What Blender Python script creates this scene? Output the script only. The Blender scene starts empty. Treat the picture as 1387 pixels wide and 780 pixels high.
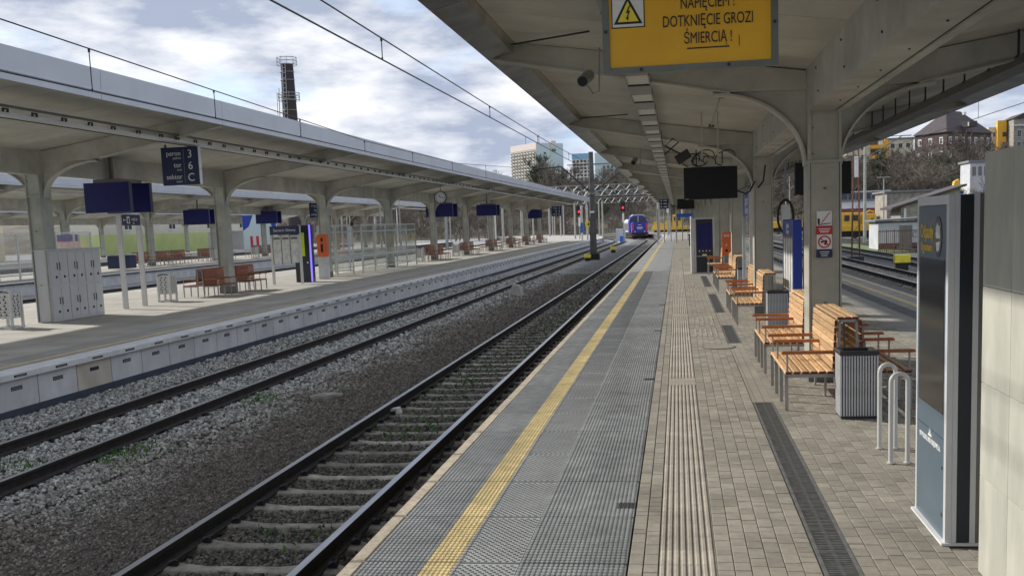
import bpy, bmesh, math, random
import numpy as np
from mathutils import Vector, Matrix
R = math.radians
rnd = random.Random(7)
sc = bpy.context.scene
COL = sc.collection

# ------------------------------------------------------------------ camera
cd = bpy.data.cameras.new("camera")
cam = bpy.data.objects.new("camera", cd); COL.objects.link(cam)
sc.camera = cam
H = 2.2
yaw, pitch, roll = .139711, .120105, -.03659295
cy_, sy_ = math.cos(yaw), math.sin(yaw)
fwd = Vector((-sy_*math.cos(pitch), cy_*math.cos(pitch), -math.sin(pitch)))
rt = Vector((cy_, sy_, 0)); up = rt.cross(fwd)
rt2 = math.cos(roll)*rt + math.sin(roll)*up
up2 = -math.sin(roll)*rt + math.cos(roll)*up
m = Matrix((rt2, up2, -fwd)).transposed().to_4x4()
m.translation = Vector((0, 0, H))
cam.matrix_world = m
cd.sensor_width = 36; cd.lens = 1354.55/1387*36
cd.shift_x = -(731.67-693.5)/1387; cd.shift_y = (469.304-390)/1387
cd.clip_start = .05; cd.clip_end = 6000

# ------------------------------------------------------------------ light
SUN_EL = R(30); SUN_AZ = math.atan2(.42, -.9)          # direction towards the sun in the XY plane
sun_dir = Vector((math.cos(SUN_AZ)*math.cos(SUN_EL), math.sin(SUN_AZ)*math.cos(SUN_EL), math.sin(SUN_EL)))
sd = bpy.data.lights.new("sun", 'SUN'); sd.energy = 2.7; sd.angle = R(1.0); sd.color = (1, .95, .87)
so = bpy.data.objects.new("sun", sd); COL.objects.link(so)
so.rotation_euler = sun_dir.to_track_quat('Z', 'Y').to_euler()
sc.view_settings.view_transform = 'Standard'
sc.view_settings.look = 'None'
sc.view_settings.exposure = 0.78
sc.view_settings.gamma = 1

w = bpy.data.worlds.new("World"); sc.world = w; w.use_nodes = True
nt = w.node_tree; nt.nodes.clear(); N = nt.nodes.new; L = nt.links.new
out = N('ShaderNodeOutputWorld'); bg = N('ShaderNodeBackground'); bg.inputs[1].default_value = .11
sky = N('ShaderNodeTexSky'); sky.sky_type = 'NISHITA'; sky.sun_disc = False
sky.sun_elevation = SUN_EL; sky.sun_rotation = math.pi/2-SUN_AZ
tc = N('ShaderNodeTexCoord'); mp = N('ShaderNodeMapping'); mp.inputs['Scale'].default_value = (1, 1, 2.6)
mp.inputs['Location'].default_value = (.37, 1.9, .25)
L(tc.outputs['Generated'], mp.inputs[0])
n1 = N('ShaderNodeTexNoise'); n1.inputs['Scale'].default_value = 4.6; n1.inputs['Detail'].default_value = 7; n1.inputs['Roughness'].default_value = .52
n2 = N('ShaderNodeTexNoise'); n2.inputs['Scale'].default_value = 6.0; n2.inputs['Detail'].default_value = 8; n2.inputs['Roughness'].default_value = .56
mp2 = N('ShaderNodeMapping'); mp2.inputs['Scale'].default_value = (1, 1, 3.2); mp2.inputs['Location'].default_value = (3.1, .2, 5)
L(tc.outputs['Generated'], mp2.inputs[0])
L(mp.outputs[0], n1.inputs[0]); L(mp2.outputs[0], n2.inputs[0])
r1 = N('ShaderNodeValToRGB'); r1.color_ramp.elements[0].position = .30; r1.color_ramp.elements[1].position = .47
L(n1.outputs[0], r1.inputs[0])
r2 = N('ShaderNodeValToRGB')
r2.color_ramp.elements[0].position = .42; r2.color_ramp.elements[0].color = (2.35, 2.7, 3.5, 1)
r2.color_ramp.elements[1].position = .62; r2.color_ramp.elements[1].color = (6.0, 6.05, 6.2, 1)
L(n2.outputs[0], r2.inputs[0])
base = N('ShaderNodeMix'); base.data_type = 'RGBA'; base.inputs[0].default_value = .55
L(sky.outputs[0], base.inputs[6]); base.inputs[7].default_value = (2.2, 3.5, 6.0, 1)
mx = N('ShaderNodeMix'); mx.data_type = 'RGBA'
L(r1.outputs[0], mx.inputs[0]); L(base.outputs[2], mx.inputs[6]); L(r2.outputs[0], mx.inputs[7])
L(mx.outputs[2], bg.inputs[0]); L(bg.outputs[0], out.inputs[0])

# ------------------------------------------------------------------ materials
MATS = {}
def mat(name, col, rough=.7, metal=0, var=.12, scale=3.0, bump=0, bscale=40, col2=None, rand=0, coords='Object',
        emis=None, island=False, spec=None, stretch=None, thresh=(.35, .65), trans=0, wn=0, ws=.8):
    if name in MATS: return MATS[name]
    m = bpy.data.materials.new(name); m.use_nodes = True
    t = m.node_tree; n = t.nodes.new; l = t.links.new
    b = t.nodes['Principled BSDF']
    b.inputs['Roughness'].default_value = rough; b.inputs['Metallic'].default_value = metal
    if spec is not None: b.inputs['Specular IOR Level'].default_value = spec
    c = n('ShaderNodeTexCoord'); vec = c.outputs[coords]
    if coords == 'World':
        pass
    if stretch:
        mm = n('ShaderNodeMapping'); mm.inputs['Scale'].default_value = stretch; l(vec, mm.inputs[0]); vec = mm.outputs[0]
    no = n('ShaderNodeTexNoise'); no.inputs['Scale'].default_value = scale; no.inputs['Detail'].default_value = 6
    no.inputs['Roughness'].default_value = .62
    l(vec, no.inputs[0])
    if rand or island:
        # shift the noise per object so copies differ
        oi = n('ShaderNodeObjectInfo'); vm = n('ShaderNodeVectorMath'); vm.operation = 'ADD'
        sc_ = n('ShaderNodeMath'); sc_.operation = 'MULTIPLY'; sc_.inputs[1].default_value = 37
        l(oi.outputs['Random'], sc_.inputs[0]); l(vec, vm.inputs[0]); l(sc_.outputs[0], vm.inputs[1]); l(vm.outputs[0], no.inputs[0])
    rp = n('ShaderNodeMapRange'); rp.inputs[1].default_value = thresh[0]; rp.inputs[2].default_value = thresh[1]
    l(no.outputs[0], rp.inputs[0])
    mixn = n('ShaderNodeMix'); mixn.data_type = 'RGBA'
    l(rp.outputs[0], mixn.inputs[0])
    c4 = (*col, 1)
    if col2 is None:
        mixn.inputs[6].default_value = tuple(min(1, x*(1-var)) for x in col)+(1,)
        mixn.inputs[7].default_value = tuple(min(1, x*(1+var)) for x in col)+(1,)
    else:
        mixn.inputs[6].default_value = c4; mixn.inputs[7].default_value = (*col2, 1)
    res = mixn.outputs[2]
    if rand or island:
        if island:
            g = n('ShaderNodeNewGeometry'); src = g.outputs['Random Per Island']; amt = island
        else:
            src = oi.outputs['Random']; amt = rand
        mr = n('ShaderNodeMapRange'); mr.inputs[3].default_value = 1-amt; mr.inputs[4].default_value = 1+amt
        l(src, mr.inputs[0])
        mu = n('ShaderNodeVectorMath'); mu.operation = 'SCALE'
        l(res, mu.inputs[0]); l(mr.outputs[0], mu.inputs['Scale']); res = mu.outputs[0]
    if wn:
        ge = n('ShaderNodeNewGeometry'); w1 = n('ShaderNodeTexNoise'); w1.inputs['Scale'].default_value = ws; w1.inputs['Detail'].default_value = 7; w1.inputs['Roughness'].default_value = .65
        l(ge.outputs['Position'], w1.inputs[0]); wr = n('ShaderNodeMapRange'); wr.inputs[1].default_value = .32; wr.inputs[2].default_value = .66
        wr.inputs[3].default_value = 1-wn; wr.inputs[4].default_value = 1+wn*.5; l(w1.outputs[0], wr.inputs[0])
        wm = n('ShaderNodeVectorMath'); wm.operation = 'SCALE'; l(res, wm.inputs[0]); l(wr.outputs[0], wm.inputs['Scale']); res = wm.outputs[0]
    l(res, b.inputs['Base Color'])
    if bump:
        bn = n('ShaderNodeTexNoise'); bn.inputs['Scale'].default_value = bscale; bn.inputs['Detail'].default_value = 4
        l(c.outputs[coords], bn.inputs[0])
        bp = n('ShaderNodeBump'); bp.inputs['Strength'].default_value = bump; bp.inputs['Distance'].default_value = .02
        l(bn.outputs[0], bp.inputs['Height']); l(bp.outputs[0], b.inputs['Normal'])
    if emis:
        b.inputs['Emission Color'].default_value = (*col, 1); b.inputs['Emission Strength'].default_value = emis
    if trans:
        b.inputs['Transmission Weight'].default_value = trans
    MATS[name] = m
    return m

def glass_mat(name, tint=(.8, .9, .88), alpha=.22):
    m = bpy.data.materials.new(name); m.use_nodes = True
    t = m.node_tree; n = t.nodes.new; l = t.links.new
    for x in list(t.nodes):
        if x.type != 'OUTPUT_MATERIAL': t.nodes.remove(x)
    o = [x for x in t.nodes if x.type == 'OUTPUT_MATERIAL'][0]
    tr = n('ShaderNodeBsdfTransparent'); tr.inputs[0].default_value = (*tint, 1)
    gl = n('ShaderNodeBsdfGlossy'); gl.inputs['Roughness'].default_value = .05
    df = n('ShaderNodeBsdfDiffuse'); df.inputs[0].default_value = (.6, .6, .58, 1)
    m1 = n('ShaderNodeMixShader'); m1.inputs[0].default_value = alpha*.5
    m2 = n('ShaderNodeMixShader'); m2.inputs[0].default_value = alpha*.6
    l(tr.outputs[0], m1.inputs[1]); l(df.outputs[0], m1.inputs[2]); l(m1.outputs[0], m2.inputs[1]); l(gl.outputs[0], m2.inputs[2]); l(m2.outputs[0], o.inputs[0])
    MATS[name] = m
    return m

M = lambda k: MATS[k]
mat('canopy_paint', (.53, .52, .46), .55, var=.16, scale=.9, bump=.05, bscale=15, wn=.20, ws=1.1)
mat('soffit_paint', (.56, .55, .485), .6, var=.10, scale=.9, rand=.05, coords='Object', stretch=(1, .3, 1), wn=.16, ws=.7)
mat('column_paint', (.42, .41, .34), .5, var=.10, scale=1.6, bump=.06, bscale=20, wn=.15, ws=1.6)
mat('lcolumn_paint', (.43, .45, .40), .5, var=.16, scale=1.2, bump=.05, bscale=20, wn=.18, ws=1.3)
mat('fascia_metal', (.50, .53, .58), .42, .25, var=.06, scale=.7, rand=.04)
mat('lip_metal', (.42, .42, .40), .28, .85, var=.25, scale=1.6, rand=.15)
mat('channel_metal', (.62, .63, .62), .4, .3, var=.08, scale=1)
mat('dark_metal', (.035, .035, .035), .5, .3)
mat('mid_metal', (.18, .18, .17), .5, .4)
mat('lamp_sheen_paint', (.95, .94, .88), .4, .0, var=.06, scale=9, stretch=(6, 1, 1), bump=.4, bscale=25)  # white diffuse colour stands in for sky mirrored in the louvres
mat('lamp_cover', (.20, .20, .185), .4, .2, rand=.08)
mat('joint_dark', (.03, .03, .028), .9)
mat('slab_gray', (.215, .222, .22), .82, var=.16, scale=2.2, rand=.09, bump=.3, bscale=120, wn=.18, ws=.9)
mat('stud_gray', (.29, .30, .295), .7, var=.2, scale=6, rand=.08, wn=.16, ws=.9)
mat('stud_yellow', (.70, .57, .29), .7, var=.18, scale=6, rand=.05, wn=.22, ws=1.5)
mat('slab_yellow', (.54, .43, .21), .8, var=.2, scale=5, rand=.06)
mat('blister', (.15, .155, .157), .8, var=.1)
mat('edge_concrete', (.46, .40, .30), .9, var=.22, scale=22, bump=.5, bscale=150, rand=.08, wn=.2, ws=1.5)
mat('paver', (.292, .268, .220), .88, var=.10, scale=14, island=.16, bump=.3, bscale=140, wn=.22, ws=1.1)
mat('paver_far', (.30, .26, .20), .88, var=.14, scale=3, bump=.2, bscale=60)
mat('bedding', (.02, .019, .017), .95)
mat('tactile', (.36, .325, .27), .85, var=.12, scale=9, rand=.07, bump=.25, bscale=130, wn=.2, ws=1.2)
mat('grate', (.12, .122, .118), .6, .3, var=.3, scale=14)
mat('gutter_frame', (.16, .16, .155), .6, .3, var=.2, scale=8)
mat('asphalt', (.33, .325, .305), .9, var=.14, scale=.7, bump=.3, bscale=80, wn=.18, ws=.4)
mat('ldeck', (.36, .345, .31), .9, var=.14, scale=.5, bump=.3, bscale=60)
mat('platform_side', (.12, .115, .10), .95, var=.3, scale=4, bump=.5)
mat('white_panel', (.54, .55, .555), .8, var=.07, scale=2.5, rand=.045, stretch=(1, 1, .5), wn=.16, ws=1.2)
mat('white_panel_aged', (.50, .46, .38), .85, var=.14, scale=2.2, stretch=(1, 1, .5))
mat('coping', (.60, .61, .61), .8, var=.08, scale=3, rand=.04, wn=.12, ws=1.5)
mat('navy_band', (.035, .045, .07), .7, var=.2)
mat('rail_side', (.024, .021, .020), .7, .2, var=.35, scale=9, bump=.2)
mat('rail_top', (.34, .34, .35), .30, .9, var=.15, scale=3, stretch=(4, .3, 1))
mat('sleeper', (.29, .27, .225), .92, var=.35, scale=6, rand=.3, bump=.5, bscale=60, wn=.25, ws=2)
mat('clip', (.03, .03, .035), .5, .4)
mat('wood', (.56, .355, .18), .55, var=.30, scale=9, stretch=(8, .5, 8), rand=.22)
mat('wood_arm', (.40, .135, .045), .4, var=.2, scale=9, rand=.1)
mat('wood_end', (.12, .03, .02), .7)
mat('wood_shaded', (.30, .105, .055), .55, var=.2, scale=8, stretch=(8, .6, 8), rand=.12)  # bench wood with shade put into the colour, darker and redder
mat('steel_frame', (.36, .35, .33), .45, .3, var=.1)
mat('post_white', (.60, .60, .58), .45, .1, var=.08)
mat('bin_rib', (.55, .56, .57), .45, .25, var=.12, scale=5)
mat('bin_body', (.12, .125, .13), .6, var=.2)
mat('bin_rim', (.03, .03, .032), .45)
mat('kiosk_gray', (.60, .61, .63), .4, .15, var=.05)
mat('kiosk_navy', (.014, .022, .035), .35, var=.1)
mat('kiosk_panel', (.095, .14, .18), .28, .1, var=.05)
mat('screen', (.006, .0065, .007), .10, 0, var=.1, spec=.6)
mat('screen_black', (.006, .0065, .007), .4, 0, var=.1, spec=.3)
mat('slab_light', (.33, .34, .335), .78, var=.1, scale=3, rand=.06, wn=.18, ws=.9)
mat('slab_far', (.265, .272, .27), .8, var=.12, scale=2, rand=.06)
mat('screen_blue', (.018, .020, .13), .45, 0, var=.1, spec=.25)
mat('black', (.008, .008, .009), .5)
mat('white', (.80, .80, .78), .5, var=.03)
mat('yellow_text', (.75, .52, .08), .5)
mat('sign_yellow', (.85, .46, .012), .45, var=.07, scale=2, bump=.03)
mat('sign_yellow2', (.85, .72, .05), .5)
mat('sign_frame', (.17, .18, .16), .5, .4, var=.15)
mat('sign_navy', (.014, .028, .085), .4, var=.06)
mat('blue_frame', (.012, .045, .33), .35, var=.06)
mat('blue_light', (.03, .16, .62), .4)
mat('cabinet_white', (.56, .57, .58), .45, var=.05, scale=2, stretch=(1, 1, .4))
mat('wall_clad', (.43, .425, .365), .7, var=.12, scale=2.2, stretch=(2, 2, .5), rand=.04, bump=.05, bscale=6, wn=.12, ws=1.5)
mat('orange', (.75, .14, .03), .45)
mat('lime', (.62, .85, .02), .5)
mat('led_blue', (.12, .08, .9), .5, emis=1.6)
mat('red', (.55, .02, .03), .5)
mat('lamp_red', (1, .02, .04), .4, emis=1.6)
mat('concrete_pole', (.40, .39, .36), .9, var=.14, scale=2)
mat('pole_dark', (.10, .10, .095), .85, var=.3, scale=2)
mat('galv', (.32, .33, .33), .5, .5, var=.1)
mat('rust', (.16, .08, .05), .8, .2, var=.3, scale=6)
mat('brick_dark', (.045, .038, .040), .9, var=.3, scale=8)
mat('brick_red', (.15, .075, .068), .9, var=.25, scale=2)
mat('roof_brown', (.075, .062, .064), .85, var=.2, scale=1)
mat('tower_white', (.66, .64, .58), .8, var=.08)
mat('tower_mint', (.52, .62, .63), .8, var=.04)
mat('tower_green', (.50, .62, .48), .8)
mat('tower_pink', (.68, .60, .54), .8)
mat('tower_blue', (.22, .42, .58), .7)
mat('window_dark', (.03, .035, .045), .25, spec=.7)
mat('window_white', (.75, .75, .72), .5)
mat('house_yellow', (.80, .44, .05), .8, var=.08)
mat('house_cream', (.62, .56, .42), .85, var=.12)
mat('pink_wall', (.50, .17, .14), .85, var=.12, scale=.6)
mat('grey_roof', (.19, .20, .21), .7, var=.12, scale=.6)
mat('stone_wall', (.30, .28, .24), .9, var=.35, scale=1.6, bump=.5, bscale=3)
mat('white_wall', (.50, .52, .55), .85, var=.12, scale=1)
mat('green_wall', (.50, .58, .24), .85, var=.08, scale=.4)
mat('pale_wall', (.62, .60, .50), .85, var=.08, scale=.4)
mat('wagon_yellow', (.78, .48, .05), .5, var=.1, scale=2)
mat('loco_blue', (.03, .035, .30), .4, var=.06)
mat('loco_red', (.75, .03, .06), .4)
mat('bark', (.14, .12, .10), .95, var=.3, scale=2, rand=.25)
mat('twig', (.165, .14, .115), .95, var=.3, scale=.4, rand=.3)
mat('twig_olive', (.10, .11, .07), .95, var=.3, scale=.4, rand=.3)
mat('bush_green', (.045, .075, .025), .9, var=.35, scale=1, island=.4)
mat('hill_soil', (.10, .088, .062), .95, var=.5, scale=.09, bump=.8, bscale=.6, coords='Object')
mat('weed', (.065, .15, .03), .8, island=.4)
mat('grass', (.12, .17, .05), .9, var=.3, scale=.6, bump=.5, bscale=6)
glass_mat('glass', (.93, .95, .94), .16)
mat('poster', (.62, .63, .60), .4, var=.2, scale=5)
mat('rubber', (.02, .02, .02), .8)

# ballast: brown fines along the middle, pale stone towards the far track
def ballast_mat(name, island, bump):
    m = mat(name, (.17, .168, .16), .9, var=.4, scale=9, island=island)
    t = m.node_tree; n = t.nodes.new; l = t.links.new; b = t.nodes['Principled BSDF']
    src = b.inputs['Base Color'].links[0].from_socket
    g = n('ShaderNodeNewGeometry'); sx = n('ShaderNodeSeparateXYZ'); l(g.outputs['Position'], sx.inputs[0])
    no = n('ShaderNodeTexNoise'); no.inputs['Scale'].default_value = .9; no.inputs['Detail'].default_value = 5; l(g.outputs['Position'], no.inputs[0])
    ad = n('ShaderNodeMath'); ad.operation = 'MULTIPLY_ADD'; ad.inputs[1].default_value = 2.6; l(no.outputs[0], ad.inputs[0]); l(sx.outputs[0], ad.inputs[2])
    cr = n('ShaderNodeValToRGB'); mr = n('ShaderNodeMapRange'); mr.inputs[1].default_value = -12; mr.inputs[2].default_value = 0
    l(ad.outputs[0], mr.inputs[0]); l(mr.outputs[0], cr.inputs[0])
    e = cr.color_ramp.elements
    e[0].position = 0; e[0].color = (1.75, 1.75, 1.66, 1)
    e[1].position = 1; e[1].color = (.62, .58, .50, 1)
    for p, c in ((.42, (1.9, 1.95, 1.92)), (.50, (1.6, 1.56, 1.46)), (.58, (.86, .74, .63)), (.68, (.74, .63, .54)), (.78, (.64, .59, .52))):
        k = e.new(p); k.color = (*c, 1)
    mu = n('ShaderNodeVectorMath'); mu.operation = 'MULTIPLY'; l(src, mu.inputs[0]); l(cr.outputs[0], mu.inputs[1]); l(mu.outputs[0], b.inputs['Base Color'])
    if bump:
        vo = n('ShaderNodeTexVoronoi'); vo.inputs['Scale'].default_value = 17; l(g.outputs['Position'], vo.inputs[0])
        bp = n('ShaderNodeBump'); bp.inputs['Strength'].default_value = .8; bp.inputs['Distance'].default_value = .04; bp.invert = True
        l(vo.outputs['Distance'], bp.inputs['Height']); l(bp.outputs[0], b.inputs['Normal'])
        m2 = n('ShaderNodeMix'); m2.data_type = 'RGBA'; m2.blend_type = 'MULTIPLY'; m2.inputs[0].default_value = .6
        l(mu.outputs[0], m2.inputs[6]); l(vo.outputs['Color'], m2.inputs[7])
        hs = n('ShaderNodeHueSaturation'); hs.inputs['Saturation'].default_value = .25; hs.inputs['Value'].default_value = 1.25
        l(m2.outputs[2], hs.inputs['Color']); l(hs.outputs[0], b.inputs['Base Color'])
    return m
ballast_mat('ballast_stone', .62, False)
ballast_mat('ballast_ground', False, True)

# paver look for the far paving (mortar grid only where single pavers can no longer be told apart)
def brick_mat(name, c1, c2, mort, sx=.2, sy=.1, rot=0, bump=.3):
    m = bpy.data.materials.new(name); m.use_nodes = True; t = m.node_tree; n = t.nodes.new; l = t.links.new
    b = t.nodes['Principled BSDF']; b.inputs['Roughness'].default_value = .88
    c = n('ShaderNodeTexCoord'); mp = n('ShaderNodeMapping'); mp.inputs['Rotation'].default_value = (0, 0, rot)
    l(c.outputs['Object'], mp.inputs[0])
    br = n('ShaderNodeTexBrick'); br.inputs['Scale'].default_value = 1; br.inputs['Brick Width'].default_value = sx; br.inputs['Row Height'].default_value = sy
    br.inputs['Mortar Size'].default_value = .004; br.inputs['Color1'].default_value = (*c1, 1); br.inputs['Color2'].default_value = (*c2, 1); br.inputs['Mortar'].default_value = (*mort, 1)
    l(mp.outputs[0], br.inputs[0])
    no = n('ShaderNodeTexNoise'); no.inputs['Scale'].default_value = .8; no.inputs['Detail'].default_value = 6; l(c.outputs['Object'], no.inputs[0])
    mr = n('ShaderNodeMapRange'); mr.inputs[1].default_value = .3; mr.inputs[2].default_value = .7; mr.inputs[3].default_value = .8; mr.inputs[4].default_value = 1.2; l(no.outputs[0], mr.inputs[0])
    mu = n('ShaderNodeVectorMath'); mu.operation = 'SCALE'; l(br.outputs[0], mu.inputs[0]); l(mr.outputs[0], mu.inputs['Scale']); l(mu.outputs[0], b.inputs['Base Color'])
    MATS[name] = m
brick_mat('paving', (.295, .27, .225), (.265, .245, .20), (.12, .10, .08), .2, .1, R(90))
brick_mat('paving_gray', (.30, .285, .255), (.26, .25, .225), (.15, .14, .13), .2, .1, R(90))
brick_mat('paving_left', (.44, .42, .375), (.40, .385, .345), (.25, .24, .215), .3, .2, R(90))
brick_mat('brickwork', (.095, .066, .060), (.078, .055, .051), (.08, .065, .06), .5, .16)

# ------------------------------------------------------------------ mesh builder
class MB:
    def __init__(s): s.v = []; s.f = []; s.mi = []; s.ms = []; s.cur = 0
    def m(s, name):
        if name not in s.ms: s.ms.append(name)
        s.cur = s.ms.index(name); return s
    def add(s, vs, fs):
        o = len(s.v); s.v += [tuple(v) for v in vs]
        for f in fs: s.f.append(tuple(i+o for i in f)); s.mi.append(s.cur)
        return s
    def box(s, x0, x1, y0, y1, z0, z1, M4=None):
        vs = [Vector((x, y, z)) for z in (z0, z1) for y in (y0, y1) for x in (x0, x1)]
        if M4 is not None: vs = [M4 @ v for v in vs]
        return s.add(vs, [(0, 2, 3, 1), (4, 5, 7, 6), (0, 1, 5, 4), (2, 6, 7, 3), (0, 4, 6, 2), (1, 3, 7, 5)])
    def cbox(s, c, d, rz=0, rx=0, ry=0):
        M4 = Matrix.Translation(c) @ Matrix.Rotation(rz, 4, 'Z') @ Matrix.Rotation(rx, 4, 'X') @ Matrix.Rotation(ry, 4, 'Y')
        return s.box(-d[0]/2, d[0]/2, -d[1]/2, d[1]/2, -d[2]/2, d[2]/2, M4)
    def bbox(s, x0, x1, y0, y1, z0, z1, b=.01):
        """box whose top edges are chamfered"""
        vs = [(x, y, z0) for y in (y0, y1) for x in (x0, x1)]+[(x, y, z1-b) for y in (y0, y1) for x in (x0, x1)] + \
             [(x, y, z1) for y in (y0+b, y1-b) for x in (x0+b, x1-b)]
        return s.add(vs, [(0, 2, 3, 1), (0, 1, 5, 4), (1, 3, 7, 5), (3, 2, 6, 7), (2, 0, 4, 6), (4, 5, 9, 8), (5, 7, 11, 9), (7, 6, 10, 11), (6, 4, 8, 10), (8, 9, 11, 10)])
    def prism(s, pts, a0, a1, axis='Y'):
        """polygon given in the plane normal to the axis, extruded a0..a1"""
        n = len(pts)
        def P(p, a): return {'Y': (p[0], a, p[1]), 'X': (a, p[0], p[1]), 'Z': (p[0], p[1], a)}[axis]
        vs = [P(p, a0) for p in pts]+[P(p, a1) for p in pts]
        return s.add(vs, [tuple(range(n)), tuple(range(2*n-1, n-1, -1))]+[(i, i+n, (i+1) % n+n, (i+1) % n) for i in range(n)])
    def tube(s, pts, r, n=6, r1=None, cap=True):
        pts = [Vector(p) for p in pts]; k = len(pts); o = len(s.v); prev = None
        for i, p in enumerate(pts):
            d = (pts[min(i+1, k-1)]-pts[max(i-1, 0)]).normalized()
            if prev is None:
                a = Vector((0, 0, 1)) if abs(d.z) < .9 else Vector((1, 0, 0)); u = d.cross(a).normalized()
            else:
                u = (prev-d*prev.dot(d)).normalized()
            prev = u; v = d.cross(u); rr = r if r1 is None else r+(r1-r)*i/(k-1)
            for j in range(n):
                a = 2*math.pi*j/n; s.v.append(tuple(p+(u*math.cos(a)+v*math.sin(a))*rr))
        for i in range(k-1):
            for j in range(n):
                s.f.append((o+i*n+j, o+i*n+(j+1) % n, o+(i+1)*n+(j+1) % n, o+(i+1)*n+j)); s.mi.append(s.cur)
        if cap:
            s.f.append(tuple(o+j for j in range(n))[::-1]); s.mi.append(s.cur)
            s.f.append(tuple(o+(k-1)*n+j for j in range(n))); s.mi.append(s.cur)
        return s
    def disc(s, c, r, t, axis='Y', n=24, ry=None):
        vs = []; ry = ry or r
        for a in (-t/2, t/2):
            for j in range(n):
                q = 2*math.pi*j/n; p, q2 = r*math.cos(q), ry*math.sin(q)
                vs.append({'Y': (c[0]+p, c[1]+a, c[2]+q2), 'X': (c[0]+a, c[1]+p, c[2]+q2), 'Z': (c[0]+p, c[1]+q2, c[2]+a)}[axis])
        return s.add(vs, [tuple(range(n)), tuple(range(2*n-1, n-1, -1))]+[(i, i+n, (i+1) % n+n, (i+1) % n) for i in range(n)])
    def mesh(s, name):
        me = bpy.data.meshes.new(name); me.from_pydata(s.v, [], s.f)
        for k in s.ms: me.materials.append(M(k))
        me.polygons.foreach_set('material_index', s.mi)
        bm = bmesh.new(); bm.from_mesh(me); bmesh.ops.recalc_face_normals(bm, faces=bm.faces); bm.to_mesh(me); bm.free()
        me.update(); return me
    def build(s, name, parent=None, loc=(0, 0, 0), rz=0, smooth=False):
        me = s.mesh(name)
        if smooth:
            me.polygons.foreach_set('use_smooth', [True]*len(me.polygons))
        return link(name, me, parent, loc, rz)

def link(name, me, parent=None, loc=(0, 0, 0), rz=0):
    o = bpy.data.objects.new(name, me); COL.objects.link(o)
    o.location = loc; o.rotation_euler = (0, 0, rz)
    if parent is not None: o.parent = parent
    return o
def tag(o, label=None, cat=None, group=None, kind=None):
    if label: o['label'] = label
    if cat: o['category'] = cat
    if group: o['group'] = group
    if kind: o['kind'] = kind
    return o
def thing(name, label, cat, loc=(0, 0, 0), rz=0, group=None):
    o = bpy.data.objects.new(name, None); COL.objects.link(o); o.empty_display_size = .3
    o.location = loc; o.rotation_euler = (0, 0, rz)
    return tag(o, label, cat, group)
def copy_tree(o, loc, rz=None, label=None, group=None):
    c = o.copy(); COL.objects.link(c); c.location = loc
    if rz is not None: c.rotation_euler = (0, 0, rz)
    if label: c['label'] = label
    if group: c['group'] = group
    for ch in list(o.children):
        d = ch.copy(); COL.objects.link(d); d.parent = c
        for g in list(ch.children):
            e = g.copy(); COL.objects.link(e); e.parent = d
    return c
def text(s, size, mname, parent, loc, face='-Y', sx=1.0, align='CENTER', bold=0, rot=0, name='lettering', th=.004):
    cu = bpy.data.curves.new('t', 'FONT'); cu.body = s; cu.size = size; cu.align_x = align; cu.align_y = 'CENTER'
    cu.extrude = th/2; cu.offset = bold; cu.resolution_u = 3
    ob = bpy.data.objects.new('t', cu); COL.objects.link(ob)
    dg = bpy.context.evaluated_depsgraph_get()
    me = bpy.data.meshes.new_from_object(ob.evaluated_get(dg)); bpy.data.objects.remove(ob); bpy.data.curves.remove(cu)
    me.materials.clear(); me.materials.append(M(mname)); me.name = name
    base = Matrix.Diagonal((sx, 1, 1, 1))
    if rot: base = Matrix.Rotation(rot, 4, 'Z') @ base
    Rm = {'-Y': Matrix.Rotation(R(90), 4, 'X'), '+X': Matrix.Rotation(R(90), 4, 'Z') @ Matrix.Rotation(R(90), 4, 'X'),
          '-X': Matrix.Rotation(R(-90), 4, 'Z') @ Matrix.Rotation(R(90), 4, 'X')}[face]
    me.transform(Rm @ base)
    return link(name, me, parent, loc)

def cv(Y):
    d = max(0., Y-150)
    return -d*d/300 if d < 50 else -(50*50/300)-(d-50)*.333

# ================================================================== SETTING
# ground and hill
g = MB().m('ballast_ground')
NX = [-3000, -800, -200, -60, -24, -11.5, -2.2, 6.2, 18, 60, 200, 800, 3000]; NY = [-300, -20, 0, 40, 80, 150, 260, 800, 4000]
for x in NX:
    for y in NY: g.v.append((x, y, -.80 if abs(x) < 190 else -.9))
for i in range(len(NX)-1):
    for j in range(len(NY)-1):
        a = i*len(NY)+j; g.f.append((a, a+len(NY), a+len(NY)+1, a+1)); g.mi.append(0)
tag(g.build('ground'), kind='structure')

def hbase(x):
    if x < -5: return 285
    if x < 45: return 285-(x+5)*2.4
    return 165-(x-45)*.35
def hill_z(x, y):
    d = y-hbase(x)
    if d < 0: return -.9
    m_ = 15 if x < 20 else 11+max(0, 1-(x-20)/40)*4
    n_ = math.sin(x*.05+1)*math.cos(y*.03)*1.2
    return -.9+(m_+n_)*(1-math.exp(-d/55.))+max(0, d-140)*.02
hb = MB().m('hill_soil')
xs = list(np.arange(-420, 421, 14)); ys = list(np.arange(90, 640, 11))
for x in xs:
    for y in ys:
        z = hill_z(x, y)
        if z > 0: z += math.sin(x*.7)*math.sin(y*.9)*.35
        hb.v.append((x, y, z-.25))
for i in range(len(xs)-1):
    for j in range(len(ys)-1):
        a = i*len(ys)+j; hb.f.append((a, a+len(ys), a+len(ys)+1, a+1)); hb.mi.append(0)
tag(hb.build('hill', smooth=True), kind='structure')
mat('gap_shade', (.07, .062, .052), .95, var=.4, scale=6, bump=.6, bscale=50)  # dark sheet below the stones, shade of their gaps put into the colour
tag(MB().m('gap_shade').box(-11.42, -2.2, 2, 42, -.81, -.793).build('gap_shade_sheet'), kind='structure')
gr = MB().m('grass').box(14.9, 40, 79, 103, -.79, -.74)
tag(gr.build('grass_verge'), kind='structure')

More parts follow.
